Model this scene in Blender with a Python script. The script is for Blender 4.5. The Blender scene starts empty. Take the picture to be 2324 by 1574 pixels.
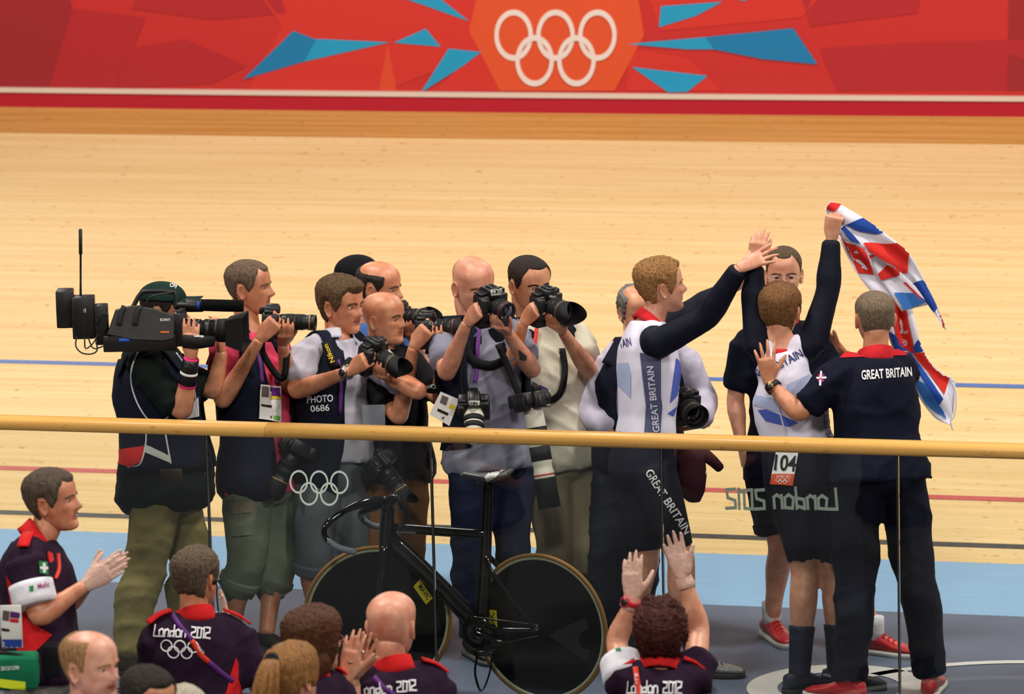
import bpy, bmesh, math, random
import numpy as np
from mathutils import Vector, Matrix, noise
from mathutils.bvhtree import BVHTree
random.seed(7); RNG = np.random.default_rng(7)
SC = bpy.context.scene; COL = SC.collection
# ------------------------------------------------------------------ camera
W, H, FPX = 2324, 1574, 10300.0
psi, th, ro = math.radians(15.2), math.radians(10.1), math.radians(1.4)
A = np.array
FWDH = A([-math.sin(psi), math.cos(psi), 0.0]); R0 = A([math.cos(psi), math.sin(psi), 0.0]); ZV = A([0, 0, 1.0])
FW = FWDH*math.cos(th) - ZV*math.sin(th); U0 = FWDH*math.sin(th) + ZV*math.cos(th)
CR = math.cos(ro)*R0 - math.sin(ro)*U0; CU = math.cos(ro)*U0 + math.sin(ro)*R0
CAM = A([5.02429447, -18.34689321, 4.97480941])
def ray(x, y): return FW + CR*((x-W/2)/FPX) - CU*((y-H/2)/FPX)
def at(x, y, d): return CAM + ray(x, y)*d                 # point seen at a pixel, d metres along the view axis
def onz(x, y, z=0.0):
    r = ray(x, y); return CAM + r*((z-CAM[2])/r[2])
def ony(x, y, Y=0.0):
    r = ray(x, y); return CAM + r*((Y-CAM[1])/r[1])
def depth(p): return float((A(p)-CAM) @ FW)
def proj(p):
    v = A(p)-CAM; d = v @ FW
    return A([W/2+FPX*(v @ CR)/d, H/2-FPX*(v @ CU)/d])
def dv(x, u, t):                                          # direction: right, up, towards the viewer (level axes)
    v = R0*x + ZV*u - FWDH*t
    return v/np.linalg.norm(v)
cd = bpy.data.cameras.new('camera'); co = bpy.data.objects.new('camera', cd); COL.objects.link(co)
cd.sensor_width = 36; cd.lens = FPX/W*36; cd.clip_end = 200
m3 = Matrix((CR, CU, -FW)).transposed().to_4x4(); m3.translation = Vector(CAM); co.matrix_world = m3
cd.dof.use_dof = True; cd.dof.focus_distance = 20.0; cd.dof.aperture_fstop = 4.0
SC.camera = co
# ------------------------------------------------------------------ light: the arena's roof lamps and a dim hall
wd = bpy.data.worlds.new('hall'); SC.world = wd; wd.use_nodes = True
wd.node_tree.nodes['Background'].inputs[0].default_value = (0.95, 0.9, 0.85, 1)
wd.node_tree.nodes['Background'].inputs[1].default_value = 0.07
for lx, ly, e, sz in ((-15, -16, 1850, 2.5), (4, -19, 1700, 2.5), (20, -13, 2100, 2.5), (-6, 0, 1750, 2.5), (7, 1, 1750, 2.5), (-14, 21, 1000, 4), (4, 23, 1000, 4), (17, 19, 1000, 4)):
    ld = bpy.data.lights.new('roof_lamp', 'AREA'); ld.energy = e; ld.size = sz; ld.color = (1, 0.95, 0.88)
    lo = bpy.data.objects.new('roof_lamp', ld); COL.objects.link(lo); lo.location = (lx, ly, 14.5)
    tgt = Vector((-0.5, 3, 0.5)); lo.rotation_euler = (tgt-Vector(lo.location)).to_track_quat('-Z', 'Y').to_euler()
vs = SC.view_settings; vs.view_transform = 'Standard'; vs.look = 'None'; vs.gamma = 1; vs.use_curve_mapping = False; vs.exposure = -0.3
# ------------------------------------------------------------------ materials
def lin(c):
    return tuple(((v/255+0.055)/1.055)**2.4 if v > 10 else v/255/12.92 for v in c)
MC = {}
def mat(name, rgb, rough=0.6, spec=0.3, var=None, bump=None, metal=0.0, sss=0.0, coat=0.0, rgb2=None, stretch=(1, 1, 1), alpha=1.0):
    if name in MC: return MC[name]
    m = bpy.data.materials.new(name); m.use_nodes = True; nt = m.node_tree; b = nt.nodes['Principled BSDF']
    c = (*lin(rgb), 1); b.inputs['Base Color'].default_value = c
    b.inputs['Roughness'].default_value = rough; b.inputs['Specular IOR Level'].default_value = spec
    b.inputs['Alpha'].default_value = alpha; b.inputs['Metallic'].default_value = metal; b.inputs['Coat Weight'].default_value = coat
    if sss:
        b.inputs['Subsurface Weight'].default_value = sss; b.inputs['Subsurface Radius'].default_value = (0.02, 0.008, 0.004); b.inputs['Subsurface Scale'].default_value = 0.4
    if var or bump:
        tc = nt.nodes.new('ShaderNodeTexCoord'); mp = nt.nodes.new('ShaderNodeMapping'); mp.inputs['Scale'].default_value = stretch
        nt.links.new(tc.outputs['Object'], mp.inputs['Vector'])
    if var:
        n = nt.nodes.new('ShaderNodeTexNoise'); n.inputs['Scale'].default_value = var[0]; n.inputs['Detail'].default_value = 5
        nt.links.new(mp.outputs[0], n.inputs['Vector'])
        r = nt.nodes.new('ShaderNodeValToRGB'); r.color_ramp.elements[0].position = 0.32; r.color_ramp.elements[1].position = 0.68
        c2 = lin(rgb2) if rgb2 else tuple(v*(1-var[1]) for v in c[:3])
        r.color_ramp.elements[0].color = (*c2, 1); r.color_ramp.elements[1].color = c if rgb2 else tuple(min(1, v*(1+var[1]*0.5)) for v in c[:3])+(1,)
        nt.links.new(n.outputs['Fac'], r.inputs[0]); nt.links.new(r.outputs[0], b.inputs['Base Color'])
    if bump:
        n2 = nt.nodes.new('ShaderNodeTexNoise'); n2.inputs['Scale'].default_value = bump[0]; n2.inputs['Detail'].default_value = 4
        nt.links.new(mp.outputs[0], n2.inputs['Vector'])
        bp = nt.nodes.new('ShaderNodeBump'); bp.inputs['Strength'].default_value = bump[1]; bp.inputs['Distance'].default_value = 0.01
        nt.links.new(n2.outputs['Fac'], bp.inputs['Height']); nt.links.new(bp.outputs[0], b.inputs['Normal'])
    MC[name] = m; return m
def cloth(name, rgb, rough=0.85, var=0.12): return mat(name, rgb, rough, 0.15, var=(9, var), bump=(26, 0.35))
def wood_mat(name, base, pale, knot, rough):
    m = bpy.data.materials.new(name); m.use_nodes = True; nt = m.node_tree; b = nt.nodes['Principled BSDF']; N = nt.nodes.new; L = nt.links.new
    tc = N('ShaderNodeTexCoord')
    def noi(sc, s, det=4):
        mp = N('ShaderNodeMapping'); mp.inputs['Scale'].default_value = sc; L(tc.outputs['Object'], mp.inputs[0])
        n = N('ShaderNodeTexNoise'); n.inputs['Scale'].default_value = s; n.inputs['Detail'].default_value = det; L(mp.outputs[0], n.inputs['Vector']); return n.outputs['Fac']
    def ramp(f, p0, c0, p1, c1):
        r = N('ShaderNodeValToRGB'); e = r.color_ramp.elements; e[0].position = p0; e[0].color = c0; e[1].position = p1; e[1].color = c1; L(f, r.inputs[0]); return r.outputs[0]
    c1 = ramp(noi((0.25, 9, 9), 2.2, 5), 0.35, (*lin(base), 1), 0.65, (*lin(pale), 1))
    kn = ramp(noi((5, 9, 9), 3.2, 2), 0.655, (0, 0, 0, 1), 0.75, (1, 1, 1, 1))
    mx = N('ShaderNodeMix'); mx.data_type = 'RGBA'; mx.inputs['B'].default_value = (*lin(knot), 1)
    mu = N('ShaderNodeMath'); mu.operation = 'MULTIPLY'; mu.inputs[1].default_value = 0.6; L(kn, mu.inputs[0])
    L(mu.outputs[0], mx.inputs['Factor']); L(c1, mx.inputs['A'])
    gr = ramp(noi((0.15, 60, 60), 1.5, 2), 0.35, (0.93, 0.92, 0.9, 1), 0.6, (1, 1, 1, 1))
    m2 = N('ShaderNodeMix'); m2.data_type = 'RGBA'; m2.blend_type = 'MULTIPLY'; m2.inputs['Factor'].default_value = 1; L(mx.outputs['Result'], m2.inputs['A']); L(gr, m2.inputs['B'])
    L(m2.outputs['Result'], b.inputs['Base Color']); b.inputs['Roughness'].default_value = rough; b.inputs['Specular IOR Level'].default_value = 0.2
    return m
# ------------------------------------------------------------------ mesh helpers (all vertices in world space)
def nrm(v): v = A(v, float); return v/max(1e-12, np.linalg.norm(v))
class MB:
    def __init__(s): s.v = []; s.f = []; s.m = []; s.n = 0
    def add(s, v, f, mi=0):
        v = A(v, float).reshape(-1, 3); o = s.n; s.v.append(v); s.n += len(v)
        s.f += [tuple(i+o for i in q) for q in f]
        s.m += [mi]*len(f) if isinstance(mi, int) else list(mi)
        return s
    def V(s): return np.concatenate(s.v) if s.v else np.zeros((0, 3))
    def build(s, name, mats, parent=None, smooth=True, org=None):
        return mkobj(name, s.V(), s.f, mats, parent, s.m, smooth, org)
def mkobj(name, v, f, mats, parent=None, mi=None, smooth=True, org=None):
    if not isinstance(mats, (list, tuple)): mats = [mats]
    if org is None: org = A(parent['_o']) if parent is not None else A([0, 0, 0.])
    me = bpy.data.meshes.new(name); me.from_pydata((A(v)-org).tolist(), [], [tuple(int(i) for i in q) for q in f])
    for m in mats: me.materials.append(m)
    if mi is not None and len(mats) > 1: me.polygons.foreach_set('material_index', list(mi))
    if smooth: me.polygons.foreach_set('use_smooth', [True]*len(me.polygons))
    me.update()
    o = bpy.data.objects.new(name, me); COL.objects.link(o)
    if parent is not None: o.parent = parent; o['_o'] = list(parent['_o'])
    else: o.location = org; o['_o'] = [float(q) for q in org]
    o['_w'] = 1
    return o
def thing(name, loc, label, cat, group=None):
    o = bpy.data.objects.new(name, None); COL.objects.link(o); o.location = loc; o['_o'] = [float(q) for q in loc]; o.empty_display_size = 0.1
    return tag(o, label, cat, group)
def tag(o, label=None, cat=None, group=None, kind=None):
    for k, v in (('label', label), ('category', cat), ('group', group), ('kind', kind)):
        if v: o[k] = v
    return o
def wverts(o):
    n = len(o.data.vertices); a = np.empty(n*3); o.data.vertices.foreach_get('co', a); return a.reshape(-1, 3)+A(o['_o'])
def frames(P, ref=None):
    T = np.gradient(P, axis=0); T /= np.maximum(1e-9, np.linalg.norm(T, axis=1))[:, None]
    fr = []; n = None
    for t in T:
        if n is None:
            r = A(ref, float) if ref is not None else (A([0, 0, 1.]) if abs(t[2]) < 0.9 else A([1., 0, 0]))
        else: r = n
        n = r - t*(r @ t)
        if np.linalg.norm(n) < 1e-6: n = np.cross(t, [0.3, 0.5, 0.8])
        n = nrm(n); fr.append((t, n, np.cross(t, n)))
    return fr
def crom(P, n):
    P = A(P, float); 
    if P.ndim == 1: P = P[:, None]
    k = len(P); 
    if k < 3 or n < 2:
        t = np.linspace(0, k-1, (k-1)*max(1, n)+1); i = np.minimum(t.astype(int), k-2); u = (t-i)[:, None]; return P[i]*(1-u)+P[i+1]*u
    E = np.vstack([2*P[0]-P[1], P, 2*P[-1]-P[-2]]); out = []
    for i in range(k-1):
        a, b, c, d = E[i:i+4]
        for u in np.arange(n)/n: out.append(0.5*((2*b)+(c-a)*u+(2*a-5*b+4*c-d)*u*u+(3*b-a-3*c+d)*u**3))
    out.append(P[-1]); return A(out)
def tube(P, r, seg=10, n=4, ref=None, cap=0.5):
    """rounded tube through points P; r = radii or (a, b) pairs, a along ref"""
    r = A(r, float)
    if r.ndim == 0: r = np.full(len(P), float(r))
    if r.ndim == 1: r = np.stack([r, r], 1)
    Q = crom(P, n); rr = np.maximum(crom(r, n), 1e-4); fr = frames(Q, ref)
    rings = [(Q[i], fr[i], rr[i]) for i in range(len(Q))]
    if cap > 0:
        for end in (0, -1):
            q, f, s = rings[end]; sg = -1 if end == 0 else 1
            ex = [(q+f[0]*sg*cap*s.min()*0.6, f, s*0.8), (q+f[0]*sg*cap*s.min(), f, s*0.42)]
            rings = ex[::-1]+rings if end == 0 else rings+ex
    a = np.arange(seg)*2*math.pi/seg; V = []
    for q, (t, nn, b), s in rings: V.append(q+np.outer(np.cos(a)*s[0], nn)+np.outer(np.sin(a)*s[1], b))
    return loft(V)
def loft(V, caps=True, closed=True):
    k = len(V); seg = len(V[0]); F = []; e = seg if closed else seg-1
    for i in range(k-1):
        for j in range(e):
            j2 = (j+1) % seg; F.append((i*seg+j, i*seg+j2, (i+1)*seg+j2, (i+1)*seg+j))
    if caps and closed: F.append(tuple(range(seg))[::-1]); F.append(tuple((k-1)*seg+j for j in range(seg)))
    return np.concatenate(V), F
_rb = {}
def rbox(c, ax, half, r=0.004, n=2):
    """rounded box: centre, 3x3 axes (rows), half sizes"""
    half = A(half, float); r = min(r, half.min()*0.99); key = n
    if key not in _rb:
        bm = bmesh.new(); bmesh.ops.create_cube(bm, size=2); bmesh.ops.subdivide_edges(bm, edges=bm.edges[:], cuts=n+1, use_grid_fill=True)
        bm.verts.ensure_lookup_table(); _rb[key] = (A([v.co for v in bm.verts]), [tuple(v.index for v in f.verts) for f in bm.faces]); bm.free()
    p, f = _rb[key]; lev = np.abs(p); 
    # push grid lines next to the edges
    q = np.sign(p)*np.where(lev > 0.99, 1.0, np.where(lev > 0.3, 1-0.6*r/half, lev)); P = q*half
    inner = np.clip(P, -(half-r), half-r); d = P-inner; l = np.linalg.norm(d, axis=1, keepdims=True); d = np.where(l > 1e-9, d/np.maximum(l, 1e-9), 0)
    P = inner+d*r
    return A(c)+P @ A(ax), f
def lathe(c, axis, prof, seg=20, ref=None, caps=True):
    """prof: (distance along axis, radius)"""
    axis = nrm(axis); r = A(ref) if ref is not None else (A([0, 0, 1.]) if abs(axis[2]) < 0.9 else A([1., 0, 0])); n = nrm(r-axis*(r @ axis)); b = np.cross(axis, n)
    a = np.arange(seg)*2*math.pi/seg
    return loft([A(c)+axis*h+np.outer(np.cos(a)*q, n)+np.outer(np.sin(a)*q, b) for h, q in prof], caps)
def ribbon(P, wdir, w, thick=0.0015, n=5):
    """flat strap through points; wdir = width direction(s)"""
    Q = crom(P, n); wd_ = A(wdir, float); 
    if wd_.ndim == 1: wd_ = np.tile(wd_, (len(P), 1))
    D = crom(wd_, n); V = []
    T = np.gradient(Q, axis=0)
    for q, d, t in zip(Q, D, T):
        t = nrm(t); d = nrm(d-t*(d @ t)); nn = np.cross(t, d)
        V.append(A([q+d*w/2+nn*thick, q-d*w/2+nn*thick, q-d*w/2-nn*thick, q+d*w/2-nn*thick]))
    return loft(V)
def remesh(v, f, vox):
    me = bpy.data.meshes.new('t'); me.from_pydata(A(v).tolist(), [], f); o = bpy.data.objects.new('t', me); COL.objects.link(o)
    md = o.modifiers.new('r', 'REMESH'); md.mode = 'VOXEL'; md.voxel_size = vox
    ev = o.evaluated_get(bpy.context.evaluated_depsgraph_get()); m = ev.to_mesh()
    a = np.empty(len(m.vertices)*3); m.vertices.foreach_get('co', a); q = np.empty(len(m.loops), int); m.loops.foreach_get('vertex_index', q)
    ls = np.empty(len(m.polygons), int); m.polygons.foreach_get('loop_start', ls); lt = np.empty(len(m.polygons), int); m.polygons.foreach_get('loop_total', lt)
    F = q[ls[0]:].reshape(-1, 4) if (lt == 4).all() else [tuple(q[s:s+k]) for s, k in zip(ls, lt)]
    ev.to_mesh_clear(); bpy.data.objects.remove(o); bpy.data.meshes.remove(me)
    return a.reshape(-1, 3), A(F)
def relax(v, F, it=4, lam=0.5):
    e = np.concatenate([F[:, [0, 1]], F[:, [1, 2]], F[:, [2, 3]], F[:, [3, 0]]]); e = np.concatenate([e, e[:, ::-1]])
    cnt = np.bincount(e[:, 0], minlength=len(v))[:, None].clip(1)
    for k in range(it):
        for L_ in (lam, -lam*0.9) if it > 3 else (lam,):
            s = np.stack([np.bincount(e[:, 0], weights=v[e[:, 1], i], minlength=len(v)) for i in range(3)], 1)
            v = v+L_*(s/cnt-v)
    return v
def vnormals(v, F):
    a = np.cross(v[F[:, 2]]-v[F[:, 0]], v[F[:, 3]]-v[F[:, 1]]); n = np.zeros_like(v)
    for i in range(4): np.add.at(n, F[:, i], a)
    return n/np.maximum(1e-12, np.linalg.norm(n, axis=1))[:, None]
def wrinkle(v, F, amp, freq=26, seed=0, zs=1.0):
    """soft cloth folds along the normals"""
    if amp <= 0: return v
    r = np.random.default_rng(seed); n = vnormals(v, F); w = v.copy(); h = np.zeros(len(v))
    for k in range(3): w = w+0.018*np.sin(w[:, [1, 2, 0]]*r.uniform(9, 20, 3)+r.uniform(0, 6, 3))
    for k in range(7):
        d = nrm(r.normal(size=3)*[1, 1, 1.5*zs]); ph = r.uniform(0, 6); fq = freq*r.uniform(0.5, 1.7)
        h += (1-np.abs(np.sin(w @ d*fq+ph)))**2*(0.5+0.5*np.sin(w @ nrm(r.normal(size=3))*7+ph))*r.uniform(0.4, 1)
    return v+n*((h-h.mean())*amp)[:, None]
def soft(name, mb, mats, parent, vox=0.011, it=5, fold=0.0, freq=26, seed=0, cut=None):
    v, F = remesh(mb.V(), mb.f, vox); v = relax(v, F, it); v = wrinkle(v, F, fold, freq, seed)
    return mkobj(name, v, F, mats, parent)
def bvh(*objs):
    V = []; F = []; o = 0
    for ob in objs:
        V.append(wverts(ob)); F += [tuple(i+o for i in p.vertices) for p in ob.data.polygons]; o += len(ob.data.vertices)
    return BVHTree.FromPolygons([Vector(q) for q in np.concatenate(V)], F)
# flat print laid onto the surface of a thing (verts in picture units of that print)
def decal(name, v2, f, tree, mats, parent, off=0.002, mi=None, dflt=None, maxedge=9, jit=False):
    bm = bmesh.new(); vs_ = [bm.verts.new((x, y, (0.0003*((k//4) % 6) if jit else 0))) for k, (x, y) in enumerate(v2)]
    lay = bm.faces.layers.int.new('m')
    for k, q in enumerate(f):
        try:
            fc = bm.faces.new([vs_[i] for i in q]); fc[lay] = mi[k] if mi else 0
        except ValueError: pass
    bmesh.ops.triangulate(bm, faces=bm.faces[:])
    for _ in range(6):
        ed = [e for e in bm.edges if e.calc_length() > maxedge]
        if not ed: break
        bmesh.ops.subdivide_edges(bm, edges=ed, cuts=1); bmesh.ops.triangulate(bm, faces=[q for q in bm.faces if len(q.verts) > 3])
    bm.verts.ensure_lookup_table(); P = []; ok = []; last = dflt
    hits = []; nn_ = []
    for v in bm.verts:
        r = nrm(ray(v.co.x, v.co.y)); h = tree.ray_cast(Vector(CAM), Vector(r)); hits.append(h[3]); nn_.append(A(h[1])*(-1 if h[1] is not None and A(h[1]) @ r > 0 else 1) if h[1] is not None else -r)
    dd = [h for h in hits if h is not None]
    if not dd: bm.free(); print('decal missed', name); return None
    med = float(np.median(dd))
    for v, h, q in zip(bm.verts, hits, nn_):
        r = nrm(ray(v.co.x, v.co.y)); ok.append(h is not None and abs(h-med) < 0.4); P.append(CAM+r*((h if ok[-1] else med)-off*.5)+q*(off+v.co.z))
    F = []; M_ = []
    for q in bm.faces:
        if all(ok[v.index] for v in q.verts): F.append(tuple(v.index for v in q.verts)); M_.append(q[lay])
    bm.verts.index_update(); bm.free()
    if not F: print('decal empty', name); return None
    # thickness so that the print is a real thin layer
    return mkobj(name, P, F, mats, parent, M_, True)
_tx = {}
def text2d(s, bold=0.0, shear=0.0, sp=1.0):
    """unit-height-ish text as 2-D triangles: (verts Nx2, faces, width)"""
    key = (s, bold, shear, sp)
    if key in _tx: return _tx[key]
    cu = bpy.data.curves.new('t', 'FONT'); cu.body = s; cu.size = 1.39; cu.offset = bold; cu.shear = shear; cu.space_character = sp; cu.resolution_u = 3; cu.fill_mode = 'FRONT'
    o = bpy.data.objects.new('t', cu); COL.objects.link(o); ev = o.evaluated_get(bpy.context.evaluated_depsgraph_get()); m = ev.to_mesh()
    v = A([q.co[:2] for q in m.vertices]); f = [tuple(p.vertices) for p in m.polygons]; ev.to_mesh_clear(); bpy.data.objects.remove(o); bpy.data.curves.remove(cu)
    v[:, 0] -= v[:, 0].min(); _tx[key] = (v, f, v[:, 0].max()); return _tx[key]
GL = {'L': (0.62, [[(0.12, 1), (0, 0), (0.55, 0)]]), 'o': (0.66, [[(0.04, 0), (0, 0.5), (0.3, 0.66), (0.52, 0.5), (0.48, 0.02), (0.04, 0)]]),
      'n': (0.66, [[(0, 0), (0.06, 0.62)], [(0.06, 0.5), (0.34, 0.64), (0.52, 0.52), (0.46, 0)]]), 'd': (0.68, [[(0.56, 1), (0.46, 0)], [(0.5, 0.5), (0.05, 0.45), (0, 0), (0.46, 0.12)]]),
      '2': (0.68, [[(0.06, 0.96), (0.56, 0.92), (0.48, 0.52), (0.04, 0.4), (0, 0.04), (0.56, 0)]]), '0': (0.68, [[(0.04, 0), (0.1, 0.94), (0.56, 0.9), (0.5, 0.02), (0.04, 0)]]),
      '1': (0.36, [[(0.02, 0.84), (0.2, 0.96), (0.14, 0)]]), ' ': (0.5, [])}
def stroke2d(s, w=0.12):
    v = []; f = []; x = 0
    for ch in s:
        adv, ss = GL[ch]
        for st in ss:
            for (a, b), (c, d) in zip(st, st[1:]):
                p, q = A([a+x, b]), A([c+x, d]); t = (q-p)/np.linalg.norm(q-p); n = A([-t[1], t[0]])*w/2; p = p-t*w*0.42; q = q+t*w*0.42
                k = len(v); v += [p-n, q-n, q+n, p+n]; f.append((k, k+1, k+2, k+3))
        x += adv
    return A(v), f, x
def rings2d(w=0.065, n=36):
    """five interlaced rings, outer radius 0.5 each, total width about 3.18"""
    v = []; f = []
    for cx, cy in ((0.5, 1), (1.59, 1), (2.68, 1), (1.045, 0.5), (2.135, 0.5)):
        k = len(v)
        for i in range(n):
            a = 2*math.pi*i/n
            for r in (0.5, 0.5-w*2): v.append((cx+r*math.cos(a), cy+r*math.sin(a)))
        for i in range(n): j = (i+1) % n; f.append((k+2*i, k+2*j, k+2*j+1, k+2*i+1))
    return A(v), f, 3.18
def place2d(t, o, ux, uy):
    """2-D print to picture points: o = origin pixel, ux/uy = pixels per unit along x and y"""
    v = t[0]; return A(o)+np.outer(v[:, 0], ux)+np.outer(v[:, 1], uy)
def fit_text(t, p0, p1, hpx):
    """print running from p0 to p1 (baseline pixels), letter height hpx"""
    d = A(p1, float)-A(p0, float); l = np.linalg.norm(d); ux = d/t[2]; n = A([d[1], -d[0]])/l*hpx; return place2d(t, p0, ux, n)
def ellipse2d(n=20):
    a = np.arange(n)*2*math.pi/n; return np.stack([np.cos(a), np.sin(a)], 1), [tuple(range(n))], 2
# ------------------------------------------------------------------ the hall: floor, banked track, banner wall
wood = wood_mat('track_pine', (222, 184, 128), (231, 198, 146), (168, 112, 60), 0.6)
T12 = math.tan(math.radians(12))
def zt(Y): return 0 if Y < 3.1 else (Y-3.1)*T12
def bendY(x, k): return k*0.0035*(x+2)**2
def strip(name, y0, y1, m, kind='structure', dz=0.0, th_=0.05, n=40, x0=-16, x1=14, parent=None, zf=zt):
    V = []
    for x in np.linspace(x0, x1, n):
        b0, b1 = bendY(x, max(0, (y0-4)/5.5)), bendY(x, max(0, (y1-4)/5.5))
        V.append(A([(x, y0+b0, zf(y0)+dz), (x, y1+b1, zf(y1)+dz), (x, y1+b1, zf(y1)+dz-th_), (x, y0+b0, zf(y0)+dz-th_)]))
    v, f = loft(V); o = mkobj(name, v, f, m, parent, smooth=False)
    if kind and parent is None: o['kind'] = kind
    return o
grey = mat('apron_grey', (96, 106, 126), 0.5, 0.25, var=(2.2, 0.10))
fl = strip('floor', -0.35, 2.03, grey, n=8); 
apron = strip('trim_1', 2.03, 3.1, mat('blue_band', (136, 176, 212), 0.5, 0.35, var=(7, 0.08), stretch=(0.3, 6, 6)), n=8)
track = strip('floor', 3.1, 9.0, wood, n=40)
strip('line_marking', 3.27, 3.32, mat('line_black', (78, 74, 70), 0.5, 0.3, var=(30, 0.2)), None, 0.002, 0.001, parent=track)
strip('line_marking', 3.82, 3.87, mat('line_red', (196, 92, 88), 0.5, 0.3, var=(30, 0.15)), None, 0.002, 0.001, parent=track)
strip('line_marking', 5.25, 5.30, mat('line_blue', (84, 112, 168), 0.5, 0.3, var=(30, 0.15)), None, 0.002, 0.001, parent=track)
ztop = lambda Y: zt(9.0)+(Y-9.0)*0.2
strip('trim_2', 9.0, 9.55, wood_mat('shaded_pine', (186, 130, 62), (204, 150, 84), (140, 90, 44), 0.5), n=40, zf=ztop)  # top of the track: shade below the banner wall put into darker pine
track['label'] = 'pale pine banked track with coloured lines'; fl['label'] = 'grey painted infield apron'; apron['label'] = 'light blue painted band at the foot of the track'
# white rings painted on the apron
wp = mat('white_paint', (214, 212, 208), 0.4, 0.4)
def floor_ring(c, r0, r1, a0, a1, n=80):
    V = []; F = []
    for i in range(n+1):
        a = a0+(a1-a0)*i/n
        for r in (r0, r1): V.append((c[0]+r*math.cos(a), c[1]+r*math.sin(a), 0.003))
    for i in range(n): F.append((2*i, 2*i+1, 2*i+3, 2*i+2))
    return mkobj('floor_marking', V, F, wp, fl, smooth=False)
c1 = onz(1905, 1560); floor_ring(c1, 0.27, 0.405, 0, 2*math.pi)
c2 = onz(2330, 1640); floor_ring(c2, 1.02, 1.075, 0.0, 2*math.pi)
# front floor below the barrier, where the officials stand
FZ = -0.42
v, f = rbox((0, -6.2, FZ-0.1), np.eye(3), (9, 5.85, 0.1), 0.01); o = mkobj('floor', v, f, mat('pit_grey', (96, 98, 104), 0.7, 0.3, var=(4, 0.1)), smooth=False); o['kind'] = 'structure'; o['label'] = 'grey floor of the lower walkway'
v, f = rbox((0, -0.36, FZ/2-0.03), np.eye(3), (9, 0.03, -FZ/2+0.02), 0.005); o = mkobj('wall_front', v, f, mat('fascia_grey', (120, 122, 128), 0.6, 0.3), smooth=False); o['kind'] = 'structure'
# banner wall round the top of the track
YW = 9.56
zb = ztop(9.55)
def wall_pt(px, py, out=0.0):
    p = ony(px, py, YW)
    for _ in range(4): p = ony(px, py, YW+bendY(p[0], 1)-out)
    return p
def wall_strip(name, z0, z1, out, m, parent=None):
    V = []
    for x in np.linspace(-16, 14, 60):
        b = YW+bendY(x, 1); V.append(A([(x, b-out, z0), (x, b-out, z1), (x, b+0.1, z1), (x, b+0.1, z0)]))
    v, f = loft(V); return mkobj(name, v, f, m, parent, smooth=False)
redm = mat('banner_red', (188, 42, 40), 0.55, 0.3)
wall = wall_strip('wall_back', zb-0.02, zb+1.5, 0.0, redm); wall['kind'] = 'structure'; wall['label'] = 'red printed banner wall along the top of the track'
zk = wall_pt(1162, 219)[2]; zk2 = wall_pt(1162, 209)[2]
wall_strip('kick_board', zb-0.03, zk, 0.05, mat('kick_red', (176, 26, 44), 0.5, 0.3), wall)
wall_strip('white_edge_strip', zk, zk2, 0.06, mat('edge_white', (216, 200, 184), 0.35, 0.5), wall)
def wpoly(name, pts, rgb, out, mname):
    P = [wall_pt(x, y, out) for x, y in pts]; n = len(P); Q = [p+A([0, out*0.9, 0]) for p in P]
    F = [tuple(range(n))]+[(i, (i+1) % n, (i+1) % n+n, i+n) for i in range(n)]
    return mkobj(name, P+Q, F, mat(mname, rgb, 0.55, 0.3), wall, smooth=False)
D1, D2, D3, O1 = (170, 36, 42), (150, 34, 40), (198, 48, 40), (206, 70, 40)
for pts, c, mn in [([(-300, -60), (-300, 206), (110, 206), (165, 20), (140, -60)], D2, 'banner_dark'), ([(110, 206), (165, 20), (330, 40), (265, 206)], D1, 'banner_mid'),
                   ([(230, 120), (420, 90), (560, 150), (480, 190), (270, 200)], D1, 'banner_mid'), ([(330, -60), (620, -60), (650, 30), (480, 45), (300, 20)], D1, 'banner_mid'),
                   ([(560, -60), (1080, -60), (1100, 120), (870, 206), (560, 206), (640, 60)], D3, 'banner_bright'), ([(880, 100), (900, 206), (860, 206)], O1, 'banner_orange'), ([(985, 206), (1110, 90), (1135, 206)], D3, 'banner_bright'),
                   ([(1450, -60), (1900, -60), (1820, 40), (1500, 70)], D3, 'banner_bright'), ([(1430, 110), (1560, 130), (1640, 206), (1420, 206)], D3, 'banner_bright'),
                   ([(1860, 110), (2100, 95), (2324, 90), (2640, 80), (2640, 206), (1900, 206)], D1, 'banner_mid'), ([(1800, -60), (2100, -60), (2080, 30), (1840, 60)], D1, 'banner_mid'), ([(2290, -60), (2700, -60), (2700, 206), (2286, 206)], D2, 'banner_dark')]:
    wpoly('printed_facet', pts, c, 0.004 if c != D2 else 0.003, mn)
hexm = wpoly('printed_hexagon', [(1064, 70), (1095, -60), (1440, -60), (1462, 80), (1395, 206), (1135, 206)], (210, 78, 40), 0.006, 'banner_hexagon')
B1, B2 = (20, 116, 166), (30, 146, 188)
for pts, c in [([(552, 180), (665, 70), (718, 90), (690, 140)], B1), ([(690, 140), (718, 88), (884, 96)], B2), ([(893, 97), (966, 65), (1000, 106)], B2), ([(955, 210), (1018, 110), (1092, 118), (1050, 150)], B2),
               ([(905, -8), (990, -10), (1064, 48)], B2), ([(1495, 62), (1500, 14), (1640, 4), (1580, 36)], B2), ([(1424, 100), (1600, 84), (1620, 112), (1560, 112)], B2), ([(1600, 84), (1800, 64), (1855, 146), (1730, 134), (1620, 112)], B1),
               ([(1434, 152), (1606, 172), (1560, 208), (1516, 209)], B2), ([(1650, -6), (1720, -12), (1690, 2)], B2)]:
    wpoly('printed_shard', pts, c, 0.008, 'banner_blue_%d' % (c == B1))
rg = rings2d(0.055, 48); pv = A([wall_pt(x, y, 0.011+0.001*(k//96)) for k, (x, y) in enumerate(place2d((A(rg[0])*[1, 1], 0, 0), (1122, 196), (87.2, 0), (0, -116)))])
nv = len(pv); bk = pv+A([0, 0.009, 0])
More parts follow.
